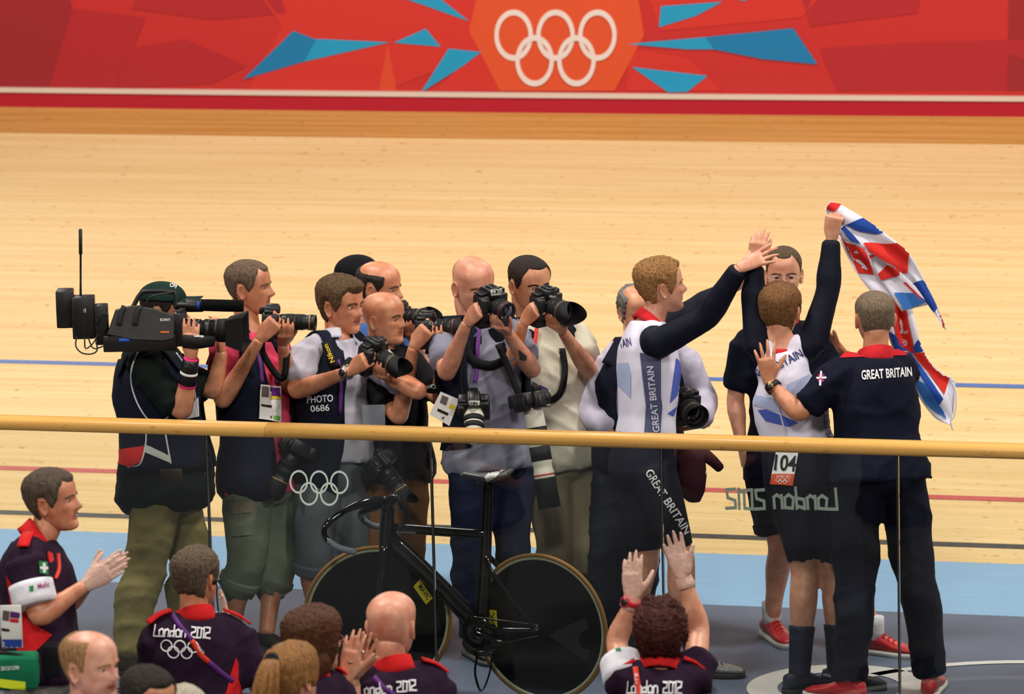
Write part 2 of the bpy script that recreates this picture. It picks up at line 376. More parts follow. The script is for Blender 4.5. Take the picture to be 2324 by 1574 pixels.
for k in range(5):
    s = slice(k*96, (k+1)*96); fs = [tuple(i-k*96 for i in q) for q in rg[1][k*48:(k+1)*48]]
    side = []
    for i in range(48):
        j = (i+1) % 48; side += [(2*i, 2*j, 2*j+96, 2*i+96), (2*i+1, 2*j+1, 2*j+97, 2*i+97)]
    mkobj('printed_ring', np.concatenate([pv[s], bk[s]]), fs+side, mat('ring_white', (222, 208, 202), 0.5, 0.3), wall, smooth=False)
# ------------------------------------------------------------------ glass barrier with timber handrail
gb = thing('glass_barrier', A([0, 0, 0.]), 'frameless glass barrier with round pine handrail along the track', 'barrier')
railm = wood_mat('rail_ash', (214, 160, 82), (228, 178, 100), (170, 115, 52), 0.3)
xj = [-5.4, -4.39, -3.378, -2.363, -1.348, -0.333, 0.682, 1.697, 2.712, 3.727]
jx = ony(608, 972)[0]
for xa, xb in ((-6.5, jx-0.0012), (jx+0.0012, 4.6)):
    prof = []
    for k in range(20):
        a = 2*math.pi*k/20; prof.append((0.052*math.copysign(abs(math.cos(a))**0.75, math.cos(a)), 0.031*math.copysign(abs(math.sin(a))**0.75, math.sin(a))))
    V = [A([(x, p, 1.199+q) for p, q in prof]) for x in np.linspace(xa, xb, 3)]; v, f = loft(V); mkobj('handrail', v, f, railm, gb)
gm = bpy.data.materials.new('barrier_glass'); gm.use_nodes = True; nt = gm.node_tree; nt.nodes.remove(nt.nodes['Principled BSDF'])
tr = nt.nodes.new('ShaderNodeBsdfTransparent'); tr.inputs[0].default_value = (0.92, 0.945, 0.93, 1); gl = nt.nodes.new('ShaderNodeBsdfGlossy'); gl.inputs['Roughness'].default_value = 0.015
fz = nt.nodes.new('ShaderNodeFresnel'); fz.inputs[0].default_value = 1.45; mx = nt.nodes.new('ShaderNodeMixShader')
nt.links.new(fz.outputs[0], mx.inputs[0]); nt.links.new(tr.outputs[0], mx.inputs[1]); nt.links.new(gl.outputs[0], mx.inputs[2]); nt.links.new(mx.outputs[0], nt.nodes['Material Output'].inputs[0])
steel = mat('joint_steel', (150, 146, 136), 0.25, 0.5, metal=1.0); dark = mat('joint_dark', (30, 32, 32), 0.4, 0.5)
for xa, xb in zip(xj, xj[1:]):
    v, f = rbox(((xa+xb)/2, 0, 0.585), np.eye(3), ((xb-xa)/2-0.005, 0.006, 0.585), 0.002, 1); mkobj('glass_pane', v, f, gm, gb, smooth=False)
for x in xj[1:-1]:
    v, f = rbox((x-0.0026, 0, 0.585), np.eye(3), (0.0022, 0.0075, 0.583), 0.0005, 1); j = mkobj('joint_strip', v, f, dark, gb, smooth=False)
    v, f = rbox((x+0.0022, 0, 0.585), np.eye(3), (0.0022, 0.008, 0.583), 0.0005, 1); mkobj('steel_edge', v, f, steel, j, smooth=False)
v, f = rbox((-0.8, 0, 0.0), np.eye(3), (5.0, 0.02, 0.012), 0.002, 1); mkobj('base_channel', v, f, steel, gb, smooth=False)
frost = mat('frosted_print', (222, 234, 222), 0.6, 0.2)
rg = rings2d(0.045, 40); pv = place2d(rg, (657, 1146), (42.2, 0.6), (0, -53.5))
P = A([ony(x, y, -0.0075-0.0004*(k//80)) for k, (x, y) in enumerate(pv)]); o = mkobj('rings_print', P, rg[1], frost, gb, smooth=False)
for word, x0 in (('London', 1900), ('2012', 1735)):
    st = stroke2d(word, 0.16); pv = place2d(st, (x0, 1155), (-38, -0.9), (0.5, -46)); P = A([ony(x, y, 0.0075+0.0003*((k//4) % 6)) for k, (x, y) in enumerate(pv)]); mkobj('lettering_print', P, st[1], frost, gb, smooth=False)
# ------------------------------------------------------------------ people
SKIN = {}
def skin_mat(name, rgb):
    if name not in SKIN:
        r2 = tuple(int(c*q) for c, q in zip(rgb, (0.9, 0.8, 0.76)))
        SKIN[name] = mat('skin_'+name, rgb, 0.42, 0.5, var=(22, 0.1), rgb2=r2, bump=(140, 0.08), sss=0.12)
    return SKIN[name]
LIP = {}
lip_m = mat('lips', (168, 92, 84), 0.45, 0.4); eye_m = mat('eye_white', (196, 186, 178), 0.25, 0.5); iris_m = mat('iris', (46, 40, 38), 0.2, 0.6)
teeth_m = mat('teeth', (226, 216, 200), 0.3, 0.5)
def sstep(a, b, x): t = np.clip((x-a)/(b-a), 0, 1); return t*t*(3-2*t)
def head_grid(nr=64, ns=72, jaw=1.0, nose=1.0, wide=1.0):
    u = np.linspace(0, 1, nr); z = 0.1175-0.1175*np.cos(math.pi*u); z = np.clip(z, 0.0001, 0.23495)
    tz = [0, .006, .014, .030, .045, .060, .075, .095, .12, .14, .165]
    fr = np.interp(z, tz, [.062, .083, .090, .0925, .089, .0925, .0925, .0925, .0905, .0965, .0945])
    bk = np.interp(z, tz, [.03, .005, -.008, -.022, -.036, -.05, -.064, -.08, -.094, -.1015, -.105])
    w = np.interp(z, tz, [.004, .025, .036, .0475, .055, .0605, .065, .0690, .0725, .0745, .0770])
    w *= np.interp(z, [0, .06, .12], [jaw, jaw, 1.0])*wide
    top = np.sqrt(np.clip(1-((z-.165)/.0702)**2, 0, 1)); up = z > .165
    fr = np.where(up, -.006+.1005*top**0.92, fr); bk = np.where(up, -.006-.099*top, bk); w = np.where(up, .0770*top*wide, w)
    ker = np.ones(3)/3
    for arr in (fr, bk, w): arr[2:-2] = np.convolve(arr, ker, 'same')[2:-2]
    yc = np.interp(z, [0, .05, .1, .235], [.045, .012, -.002, -.006]); yc = np.minimum(yc, fr-0.001); yc = np.maximum(yc, bk+0.001)
    k = np.linspace(-1, 1, ns+1)[:-1]; phi = math.pi*(0.55*k+0.45*k**3)
    Z_, P = np.meshgrid(z, phi, indexing='ij'); FR, BK, WW, YC = (np.repeat(q[:, None], ns, 1) for q in (fr, bk, w, yc))
    c, s = np.cos(P), np.sin(P); X = WW*np.sign(s)*np.abs(s)**0.9; Y = YC+np.where(c > 0, (FR-YC)*np.abs(c)**0.85, -(YC-BK)*np.abs(c)**0.92)
    g = lambda x0, z0, sx, sz: np.exp(-((np.abs(X)-x0)/sx)**2-((Z_-z0)/sz)**2)
    fm = (c > 0)
    hn = np.interp(Z_, [.070, .078, .085, .093, .102, .112, .125, .142], [0, .008, .020, .027, .022, .0155, .0075, 0])*nose; sw = np.interp(Z_, [.08, .095, .11, .13], [.0125, .0125, .0095, .008])
    d = hn*np.exp(-(X/sw)**2)+.006*g(.014, .086, .0065, .006)-.0085*g(.031, .121, .014, .0095)+.0035*g(.03, .1385, .018, .006)+.0045*g(.047, .1, .014, .014)
    d += .0042*g(0, .0655, .018, .004)+.005*g(0, .0535, .016, .004)-.0042*g(0, .0595, .021, .0018)-.003*g(0, .044, .02, .005)+.005*g(0, .022, .016, .011)-.003*g(.05, .07, .012, .016)
    Y = Y+np.where(fm, d, 0)
    return X, Y, Z_, P
def hairline(deg, st):
    zm = st.get('side', .168 if 'bald' not in st else .24)
    zf, zt_, zs, zn = st.get('front', .188), st.get('temple', .196), st.get('burn', .10), st.get('nape', .045)
    return np.interp(deg, [0, 22, 38, 56, 64, 78, 84, 90, 104, 114, 130, 180], [zf, zf+.002, zt_, zm, zs+.03 if zm < .2 else .19, zs, min(.118, st.get('ear', .142)), st.get('ear', .142), st.get('ear', .138), min(.09, st.get('ear', .09)), zn, zn])
def make_hair(G, st, xf):
    X, Y, Z_, P = G; deg = np.abs(np.degrees(P)); m = Z_-hairline(deg, st)
    if 'bald' in st: m = np.minimum(m, st['bald']-Z_+st.get('baldback', 0.02)*sstep(120, 170, deg))
    mk = sstep(0, st.get('edge', 0.016), m); t = st['t']*(1+(st.get('top', 1)-1)*sstep(.15, .21, Z_)); 
    V = np.stack([X, Y, Z_], -1); C = A([0, -.005, .12]); N_ = V-C; N_ = N_/np.linalg.norm(N_, axis=-1, keepdims=True)
    ns_ = st.get('rough', 0.25); fq = st.get('freq', 60)
    nz = np.empty(X.shape)
    for i in range(X.shape[0]):
        for j in range(X.shape[1]):
            q = V[i, j]-A([0, -.055, .2]); az = math.atan2(q[0], q[1]); rad = math.sqrt(q @ q); nz[i, j] = 0.75*noise.noise(Vector((math.cos(az)*fq*.09, math.sin(az)*fq*.09, rad*fq*.22)))+0.5*noise.noise(Vector(V[i, j]*fq*2.2))
    D = mk*t*(1+ns_*nz*1.6)-.0025*(1-mk)
    if 'quiff' in st: D += mk*st['quiff']*np.exp(-((deg)/45)**2)*sstep(.17, .2, Z_)*sstep(.24, .2, Z_)
    Q = (V+N_*D[..., None]).reshape(-1, 3); nr, ns = X.shape; F = []
    keep = m > -0.012
    for i in range(nr-1):
        for j in range(ns):
            j2 = (j+1) % ns
            if keep[i, j] and keep[i+1, j] and keep[i, j2] and keep[i+1, j2]: F.append((i*ns+j, i*ns+j2, (i+1)*ns+j2, (i+1)*ns+j))
    if keep[-1].all(): F.append(tuple((nr-1)*ns+j for j in range(ns)))
    used = sorted({i for f in F for i in f}); mp = {o: k for k, o in enumerate(used)}
    return xf(Q[used]), [tuple(mp[i] for i in f) for f in F]
def ear_mesh(side):
    V = []; F = []; n = 16; prof = [(0, .001), (.35, -.001), (.6, .002), (.78, .009), (.9, .0115), (1.0, .008), (.96, .001), (.7, -.006)]
    for r, h in prof:
        for k in range(n):
            a = 2*math.pi*k/n; ry = .0185*(1.0 if math.sin(a) > 0 else 0.78); y = r*ry*math.cos(a)*1.0-.003*math.sin(a); z = r*.033*math.sin(a)
            V.append((h+(-y)*0.32+0.004, y, z))
    for i in range(len(prof)-1):
        for k in range(n): k2 = (k+1) % n; F.append((i*n+k, i*n+k2, (i+1)*n+k2, (i+1)*n+k))
    V = A(V); V[:, 0] *= side
    return V, F
def hand_parts(side, curl=(0.3, 0.4, 0.25), spread=0.06, thumb=(0.6, 0.3, 0.2), curls=None):
    """local: y along fingers, z out of the palm, thumb at side*x"""
    mb = MB(); s = side
    mb.add(*tube(A([(0, -.015, 0), (0, .02, 0), (s*.002, .055, .001), (0, .092, 0)]), A([(.026, .019), (.034, .0165), (.0415, .015), (.0395, .0125)]), 12, 3, ref=(1, 0, 0), cap=0.4))
    mb.add(*tube(A([(s*.018, .012, .006), (s*.032, .035, .01)]), A([.018, .015]), 8, 2, cap=0.8))
    fx = (.0295, .0098, -.0098, -.028); fy = (.088, .094, .09, .08); fl_ = (.074, .082, .077, .06)
    for i in range(4):
        c = curls[i] if curls else curl; p = A([s*fx[i], fy[i]-.012, 0.001]); ang = 0; sp = spread*(1.5-i)/1.5*s; pts = [p]
        for k, fr_ in enumerate((.47, .29, .24)):
            ang += c[k]; L = fl_[i]*fr_+(.012 if k == 0 else 0); d = A([math.sin(sp)*math.cos(ang), math.cos(sp)*math.cos(ang), math.sin(ang)]); p = p+d*L; pts.append(p)
        mb.add(*tube(pts, [.0095, .0088, .0078, .0062], 8, 3, cap=0.9))
    out, fw, cu = thumb; p = A([s*.024, .022, .008]); d = nrm([s*math.sin(out), math.cos(out), fw]); q = p+d*.042; d2 = nrm([s*math.sin(out-cu), math.cos(out-cu), fw+cu*.6]); r = q+d2*.030; t_ = r+nrm([s*math.sin(out-cu*1.6), math.cos(out-cu*1.6), fw+cu])*.024
    mb.add(*tube([p, q, r, t_], [.0145, .0115, .0105, .0075], 8, 3, cap=0.9))
    return mb
RS = [(-.19, .07, .06, 0), (-.13, .135, .10, 0), (-.05, .170, .122, -.005), (.04, .172, .122, -.004), (.18, .160, .112, .004), (.34, .146, .104, .008), (.5, .154, .112, .008), (.66, .168, .120, .006), (.8, .168, .114, -.002), (.9, .135, .09, -.008), (.97, .09, .072, -.008), (1.02, .062, .062, -.004)]
class Person:
    def __init__(s, label, d=None, feet=None, skin=('fair', (214, 152, 120)), zf=0.0, name='person', vox=0.012, muscle=1.0, bw=1.0, bd=1.0, belly=0.0):
        s.zf = zf; s.bw, s.bd, s.belly, s.mus, s.vox = bw, bd, belly, muscle, vox
        if feet: s.ft = {k: onz(*v, zf) for k, v in feet.items()}
        else: s.ft = None
        s.d = d if d is not None else float(np.mean([depth(p) for p in s.ft.values()]))
        s.skin = skin_mat(*skin); s.label = label; s.j = {}; s.toe = {}; s.extra = MB(); s.name = name; s.root = None; s.seed = abs(hash(label)) % 1000 if False else sum(map(ord, label)) % 997
    def J(s, px, py, dd=0.0): return at(px, py, s.d+dd)
    def S(s): return FPX/s.d
    def set(s, **k):
        for n, q in k.items(): s.j[n] = s.J(*q)
    def finish_root(s):
        if s.ft is None:
            hc = (s.j['hipL']+s.j['hipR'])/2; l = nrm(s.j['hipL']-s.j['hipR'])
            s.ft = {}
            for n, sg in (('L', 1), ('R', -1)):
                p = s.j['hip'+n]+l*0.02*sg; s.ft[n] = A([p[0], p[1], s.zf])
        c = (s.ft['L']+s.ft['R'])/2; s.root = thing(s.name, A([c[0], c[1], s.zf]), s.label, 'person')
        f = nrm(np.cross(s.j['shL']-s.j['shR'], ZV)); f[2] = 0; s.front = nrm(f)
        for n in 'LR':
            s.j['an'+n] = s.ft[n]+A([0, 0, .085])
            if 'kn'+n not in s.j: s.j['kn'+n] = (s.j['hip'+n]+s.j['an'+n])/2+s.front*0.04
            s.toe.setdefault(n, s.front)
        up = nrm((s.j['shL']+s.j['shR'])/2-(s.j['hipL']+s.j['hipR'])/2)
        if 'neck' not in s.j: s.j['neck'] = (s.j['shL']+s.j['shR'])/2+up*.055
        s.up = up
    def ring(s, t, infl=0.0, n=28, bl=None):
        j = s.j; hc = (j['hipL']+j['hipR'])/2; a = j['neck']-hc; L = np.linalg.norm(a); up = a/L
        lh, ls = nrm(j['hipL']-j['hipR']), nrm(j['shL']-j['shR']); k = np.clip(t/0.8, 0, 1); l = nrm(lh*(1-k)+ls*k); l = nrm(l-up*(l @ up)); f = np.cross(l, up)
        T = [q[0] for q in RS]; w = np.interp(t, T, [q[1] for q in RS])*s.bw; dd = np.interp(t, T, [q[2] for q in RS])*s.bd; fo = np.interp(t, T, [q[3] for q in RS])
        if t > 0.6: w = w*np.interp(t, [0.6, 0.8, 1.0], [1, np.linalg.norm(j['shL']-j['shR'])/2/.168*0.93/s.bw, 1])
        be = (s.belly if bl is None else bl)*math.exp(-((t-.22)/.2)**2); fo += be*0.5; dd += be*0.5
        ph = np.arange(n)*2*math.pi/n; e = 0.85; cx = np.sign(np.sin(ph))*np.abs(np.sin(ph))**e; cy = np.sign(np.cos(ph))*np.abs(np.cos(ph))**e
        c = hc+up*(t*L)+f*fo
        return c+np.outer(cx*(w+infl), l)+np.outer(cy*(dd+infl), f)
    def torso(s, t0=-.19, t1=1.02, infl=0.0, n=28, flare=0.0, bl=None):
        ts = [t0]+[q[0] for q in RS if t0+.02 < q[0] < t1-.02]+[t1]; V = [s.ring(t, infl+flare*max(0, (0.5-t)), n, bl) for t in ts]; return loft(V)
    def limb(s, kind, n, f0, f1, infl=0.0, infl1=None, seg=14):
        a, b, c = (s.j[k+n] for k in (('sh', 'el', 'wr') if kind == 'arm' else ('hip', 'kn', 'an')))
        if kind == 'arm': pts = [a, a*.6+b*.4, a*.12+b*.88, b*.95+c*.05, b*.72+c*.28, b*.35+c*.65, c]; fr = [0, .4, .88, 1.05, 1.28, 1.65, 2]; rr = A([.057, .050, .041, .041, .043, .033, .026])*s.mus
        else:
            bk = -s.front; pts = [a, a*.6+b*.4, a*.1+b*.9, b*.95+c*.05, b*.7+c*.3+bk*.018, b*.35+c*.65+bk*.008, c]; fr = [0, .4, .9, 1.05, 1.3, 1.65, 2]; rr = A([.094, .083, .060, .056, .058, .043, .037])*s.mus
        fs = np.unique(np.concatenate([[f0, f1], [q for q in fr if f0 < q < f1], np.linspace(f0, f1, 5)])); P = A([[np.interp(q, fr, [p[i] for p in pts]) for i in range(3)] for q in fs]); r = np.interp(fs, fr, rr)
        i1 = infl if infl1 is None else infl1
        return tube(P, r+infl+(i1-infl)*(fs-f0)/max(1e-6, f1-f0), seg, 3, cap=0.25)
    def body(s, head, hair=None, hands=None, legs=True):
        """head: dict(px, face, roll, size, ...)"""
        if s.root is None: s.finish_root()
        j = s.j; mb = MB(); mb.add(*s.torso(-.1, infl=-.016))
        hs = head.get('size', 1.0); f = dv(*head['face']); u = nrm(ZV-f*(f @ ZV)); r_ = head.get('roll', 0); xr = np.cross(f, u); u, xr = nrm(u*math.cos(r_)+xr*math.sin(r_)), nrm(xr*math.cos(r_)-u*math.sin(r_))
        HC = s.J(*head['px']); B = A([xr, f, u]); C0 = A([0, -.004, .1175]); xf = lambda V: HC+((A(V)-C0)*hs) @ B; s.xf = xf; s.hs = hs; s.face = f; s.hu = u; s.hx = xr
        nb = j['neck']-s.up*.03; ht = xf([(0, -.028, .075)])[0]
        mb.add(*tube([nb, nb*.5+xf([(0, -.022, .03)])[0]*.5, xf([(0, -.022, .04)])[0], ht], A([.066, .058, .056, .054])*head.get('neck', 1), 14, 3))
        for n in 'LR':
            mb.add(*tube([j['neck']-s.up*.045, j['neck']*.4+j['sh'+n]*.6+s.up*.0, j['sh'+n]], [.05, .056, .056], 12, 3)); mb.add(*s.limb('arm', n, 0, 2))
            if legs: mb.add(*s.limb('leg', n, 0, 2))
        v, F = remesh(mb.V(), mb.f, s.vox); v = relax(v, F, 5); out = MB(); out.add(v, F.tolist())
        G = head_grid(head.get('nr', 64), head.get('ns', 72), head.get('jaw', 1), head.get('nose', 1), head.get('wide', 1)); X, Y, Z_, P = G; nr, ns = X.shape
        V = xf(np.stack([X, Y, Z_], -1).reshape(-1, 3)); F = []; M_ = []
        for i in range(nr-1):
            for k in range(ns):
                k2 = (k+1) % ns; F.append((i*ns+k, i*ns+k2, (i+1)*ns+k2, (i+1)*ns+k)); x, z, y = abs(X[i, k]), Z_[i, k], Y[i, k]
                M_.append(1 if y > .07 and ((x/.025)**2+((z-.0597)/.0095)**2) < 1 else 0)
        F += [tuple(range(ns))[::-1], tuple((nr-1)*ns+k for k in range(ns))]; M_ += [0, 0]; out.add(V, F, M_)
        for sd in (-1, 1):
            ev, ef = ear_mesh(sd); xe = np.interp(.105, Z_[:, 0], np.abs(X).max(1)); out.add(xf(ev*[1, 1, 1]+[sd*(xe-.004), -.006, .108]), ef)
            ec = A([sd*.031, .0705, .1215]); n1, n2 = 10, 14; E = []; EF = []; EM = []
            gz = nrm(A(head.get('gaze', (0, 1, 0))))
            for i in range(n1+1):
                for k in range(n2):
                    a, b = math.pi*i/n1, 2*math.pi*k/n2; E.append((math.sin(a)*math.cos(b), math.cos(a), math.sin(a)*math.sin(b)))
            q = A(E)
            for i in range(n1):
                for k in range(n2):
                    ids = (i*n2+k, i*n2+(k+1) % n2, (i+1)*n2+(k+1) % n2, (i+1)*n2+k); c = q[list(ids)].mean(0); EF.append(ids)
                    EM.append(3 if nrm(c) @ gz > 0.87 and -0.36 < c[2] < 0.24 else (2 if -0.34 < c[2] < 0.2 else 0))
            out.add(xf(ec+q*.0128), EF, EM)
        if head.get('smile'):
            sm = tube(A([(-.02, .080, .0635), (-.01, .0895, .0605), (0, .0915, .0595), (.01, .0895, .0605), (.02, .080, .0635)]), A([(.0015, .003), (.003, .003), (.0038, .003), (.003, .003), (.0015, .003)]), 8, 3, ref=(0, 0, 1)); out.add(xf(sm[0]), sm[1], 4)
        for n in 'LR':
            if hands and n in hands:
                hd = hands[n]; y = nrm(hd['dir']); z = A(hd['palm'], float); z = nrm(z-y*(z @ y)); x = np.cross(y, z)
                hb = hand_parts(1 if n == 'R' else -1, hd.get('curl', (.3, .4, .25)), hd.get('spread', .06), hd.get('thumb', (.6, .3, .2)), hd.get('curls')); sc = hd.get('s', 1.0)
                hv, hf = remesh(hb.V(), hb.f, 0.0048); hv = relax(hv, hf, 2, 0.4)
                glm = hd.get('glove'); out.add(j['wr'+n]+y*.012+(hv*sc) @ A([x, y, z]), hf.tolist(), 5 if glm else 0)
        mats = [s.skin, lip_m, eye_m, iris_m, teeth_m, mat('latex_glove', (226, 184, 166), 0.45, 0.4, var=(60, 0.12), bump=(70, 0.5))]
        s.bodyo = out.build('body', mats, s.root); s.G = G
        if head.get('brows'):
            rgb = head['brows']; mb = MB()
            for sd in (-1, 1):
                pts = A([(sd*.012, 0, .1375), (sd*.026, 0, .1415), (sd*.040, 0, .1405), (sd*.050, 0, .1345)]); cx, cz = crom(pts, 3)[:, 0], crom(pts, 3)[:, 2]
                pp = []
                for x, z in zip(cx, cz):
                    i = np.argmin(np.abs(Z_[:, 0]-z)); fr_ = np.abs(np.degrees(P[i])) < 90; k = np.where(fr_)[0][np.argmin(np.abs(X[i][fr_]-x))]; pp.append((x, Y[i, k], z))
                t_ = tube(pp, A([(.004, .0028)]*len(pp)), 6, 1, ref=(0, 0, 1)); mb = MB().add(xf(t_[0]), t_[1]); mb.build('eyebrow', mat('brow_%d_%d' % (rgb[0], rgb[1]), rgb, 0.9, 0.1), s.root)
        if hair:
            hv, hf = make_hair(head_grid(hair.get('nr', 88), hair.get('ns', 110), head.get('jaw', 1), head.get('nose', 1), head.get('wide', 1)), hair, xf); rgb = hair['rgb']; q = 0.72
            s.hairo = mkobj('hair', hv, hf, mat('hair_%d_%d_%d' % tuple(rgb), rgb, hair.get('gloss', 0.7), 0.25, var=(110, 0.4), rgb2=tuple(int(c*0.62) for c in rgb), bump=(130, 0.9), stretch=(1.6, 1.6, 0.3)), s.root)
        return s
    def top(s, m, sleeve=0.62, hem=-.06, infl=.012, sl=.014, fold=.0035, neck=1.0, sleevemat=None, flare=0.05, name='shirt', freq=24, cuff=None, vox=None, t1=None):
        mb = MB(); mb.add(*s.torso(hem, t1 or 1.0, infl, flare=flare)); j = s.j
        for n in 'LR': mb.add(*tube([j['neck']-s.up*.06, j['neck']*.42+j['sh'+n]*.58-s.up*.004, j['sh'+n]], [.05+infl*.6, .057+infl, .056+infl], 12, 3) if not sleevemat else tube([j['neck']-s.up*.06, j['neck']*.5+j['sh'+n]*.5-s.up*.004, j['neck']*.26+j['sh'+n]*.74], [.05+infl*.6, .058+infl, .057+infl*.6], 12, 3))
        sb = mb
        for n in 'LR':
            fr_ = sleeve[n] if isinstance(sleeve, dict) else sleeve
            if sleevemat: sb = MB()
            if fr_ > 0: sb.add(*s.limb('arm', n, 0, fr_, sl, cuff if cuff is not None else sl+.006))
            if sleevemat: 
                sb.add(*tube([j['neck']*.40+j['sh'+n]*.60-s.up*.002, j['neck']*.2+j['sh'+n]*.8, j['sh'+n]], [.055+sl*.5, .060+sl, .060+sl], 14, 3)); setattr(s, 'sleeve'+n, soft('sleeve', sb, sleevemat, s.root, vox or s.vox, 5, fold*.6, freq, s.seed+3))
        s.topo = soft(name, mb, m, s.root, vox or s.vox, 5, fold, freq, s.seed); return s.topo
    def bottom(s, m, ln=2.0, infl=.014, fold=.004, waist=.2, cuff=None, name='trousers', freq=20, mus=None):
        mb = MB(); mb.add(*s.torso(-.17, waist, infl, bl=0))
        for n in 'LR': mb.add(*s.limb('leg', n, 0, ln[n] if isinstance(ln, dict) else ln, infl, cuff))
        if infl > .015 and (ln if not isinstance(ln, dict) else 0) < 1.5:
            for n in 'LR':
                e_ = ln[n] if isinstance(ln, dict) else ln; v, f = s.limb('leg', n, e_-.09, e_+.005, (infl if cuff is None else cuff)+.006); mkobj('hem', v, f, m, s.root)
        s.boto = soft(name, mb, m, s.root, s.vox, 5, fold, freq, s.seed+9); return s.boto
    def shell(s, name, m, t0, t1, gap=0.5, infl=.03, thick=.006, n=44, gap_top=None, fold=.004, flare=0.0):
        """open-fronted garment: gap = half opening angle at the front"""
        ts = np.linspace(t0, t1, 14); V = []; gt = gap if gap_top is None else gap_top
        for t in ts:
            k = (t-t0)/(t1-t0); g = gap*(1-k)+gt*k
            o_, i_ = s.ring(t, infl+flare*(1-k), 180), s.ring(t, infl-thick+flare*(1-k), 180); an = np.linspace(g, 2*math.pi-g, n)/(2*math.pi)*180
            pick = lambda R: R[np.floor(an).astype(int) % 180]*(1-(an % 1))[:, None]+R[(np.floor(an).astype(int)+1) % 180]*(an % 1)[:, None]
            V.append(np.concatenate([pick(o_), pick(i_)[::-1]]))
        v, f = loft(V); h = np.sin(v @ A([9., 13, 31]))*np.sin(v @ A([21., -11, 8])+2)
        c = (s.ring(.4, 0)).mean(0); d = v-c; d[:, 2] = 0; d /= np.linalg.norm(d, axis=1)[:, None]
        return mkobj(name, v+d*(h*fold)[:, None], f, m, s.root)
    def straps(s, m, infl=.03, w=.07):
        """shoulder pieces of a waistcoat"""
        for n in 'LR':
            mb = MB(); j = s.j; a = s.ring(.8, infl, 60)
            sh = j['neck']*.5+j['sh'+n]*.5+s.up*(.052+infl*.5); k = 1 if n == 'L' else -1; fr_, bk_ = a[int(7*k) % 60], a[int(23*k) % 60]
            l = nrm(j['shL']-j['shR']); v, f = ribbon([fr_, fr_*.35+sh*.65+s.front*.03, sh, bk_*.35+sh*.65-s.front*.03, bk_], l, w, .004); mkobj('vest_strap', v, f, m, s.root)
    def collar(s, m, h=.035, r=.072, open_=0.0, tilt=.012, name='collar', t=.006, sink=.0):
        j = s.j; up = nrm(s.xf([(0, -.022, .04)])[0]-j['neck']); l = nrm(j['shL']-j['shR']); l = nrm(l-up*(l @ up)); f = np.cross(l, up); c = j['neck']-s.up*.012-up*sink
        V = []
        for hh, k in ((-.02, 1.16), (0, 1.06), (h, 0.97)):
            an = np.linspace(open_, 2*math.pi-open_, 30); o = []
            for rr in (r*k, r*k-t):
                row = c+np.outer(np.sin(an)*rr*1.02, l)+np.outer(np.cos(an)*rr*1.02, f)+np.outer(hh-tilt*np.cos(an)*1.6, up); o.append(row)
            V.append(np.concatenate([o[0], o[1][::-1]]))
        v, f_ = loft(V); return mkobj(name, v, f_, m, s.root)
    def shoe(s, n, m, sole, toe=None, L=.285, lace=None, sock=None, sub=None):
        a = s.ft[n]; y = A(toe if toe is not None else s.toe[n], float); y[2] = 0; y = nrm(y); x = A([y[1], -y[0], 0]); o = a-y*.0
        sec = [(-.075, .018, .05), (-.066, .032, .085), (-.03, .037, .098), (.01, .038, .098), (.05, .040, .085), (.10, .046, .062), (.15, .048, .05), (.185, .040, .043), (.205, .022, .034)]
        V = []; V2 = []; k = L/.285
        for yy, w, h in sec:
            an = np.arange(14)*2*math.pi/14; cx = np.cos(an); cz = np.sin(an)
            V.append(o+y*yy*k+np.outer(w*k*np.sign(cx)*np.abs(cx)**.8, x)+np.outer(.016+(h-.016)*np.clip(cz*.5+.5, 0, 1)**.8, ZV))
            V2.append(A([o+y*(yy*k*1.04)+x*(w+.004)*k*sx+ZV*zz for sx, zz in ((-1, .001), (1, .001), (1, .024), (-1, .024))]))
        v, f = loft(V); so = mkobj('shoe', v, f, m, s.root); v, f = loft(V2); mkobj('sole', v, f, sole, so)
        if lace is not None:
            for q in range(4):
                p = o+y*(.045+.022*q)*k+ZV*(.092-.011*q); v, f = tube([p-x*.022-ZV*.008, p+ZV*.003, p+x*.022-ZV*.008+y*.01], [.0035]*3, 6, 3); mkobj('lace', v, f, lace, so)
        if sock is not None:
            v, f = tube([a+ZV*.07, a+ZV*.17-0*y], [.045, .045], 14, 3, cap=0); mkobj('sock', v, f, sock, s.root)
        return so
    def glasses(s, m):
        mb = MB()
        for sd in (-1, 1):
            a = np.linspace(0, 2*math.pi, 19); P = [(sd*.033+.024*math.cos(q), .0965-.004*abs(math.cos(q)), .118+.0155*math.sin(q)) for q in a]; v, f = tube(P, .0016, 5, 1, cap=0); mb.add(s.xf(v), f)
            v, f = tube([(sd*.057, .093, .122), (sd*.077, .06, .124), (sd*.08, -.005, .122)], .0016, 5, 4); mb.add(s.xf(v), f)
        v, f = tube([(-.01, .097, .121), (0, .101, .124), (.01, .097, .121)], .0016, 5, 3); mb.add(s.xf(v), f); return mb.build('glasses', m, s.root)
    def watch(s, n, strap, face, f=.93, out=None, r=.031):
        a, b = s.j['el'+n], s.j['wr'+n]; ax = nrm(b-a); p = a*(1-f)+b*f; v, q = lathe(p, ax, [(-.011, r-.001), (-.011, r+.004), (.011, r+.003), (.011, r-.001)], 20); w = mkobj('wristwatch', v, q, strap, s.root)
        o = A(out if out is not None else dv(0, .2, 1)); o = nrm(o-ax*(o @ ax)); v, q = lathe(p+o*(r), o, [(0, .021), (.008, .021), (.010, .018)], 20); d = mkobj('watch_case', v, q, face, w)
        v, q = lathe(p+o*(r+.0102), o, [(0, .0165), (.0006, .0165)], 20); mkobj('watch_dial', v, q, mat('dial', (34, 32, 34), .3, .5), w)
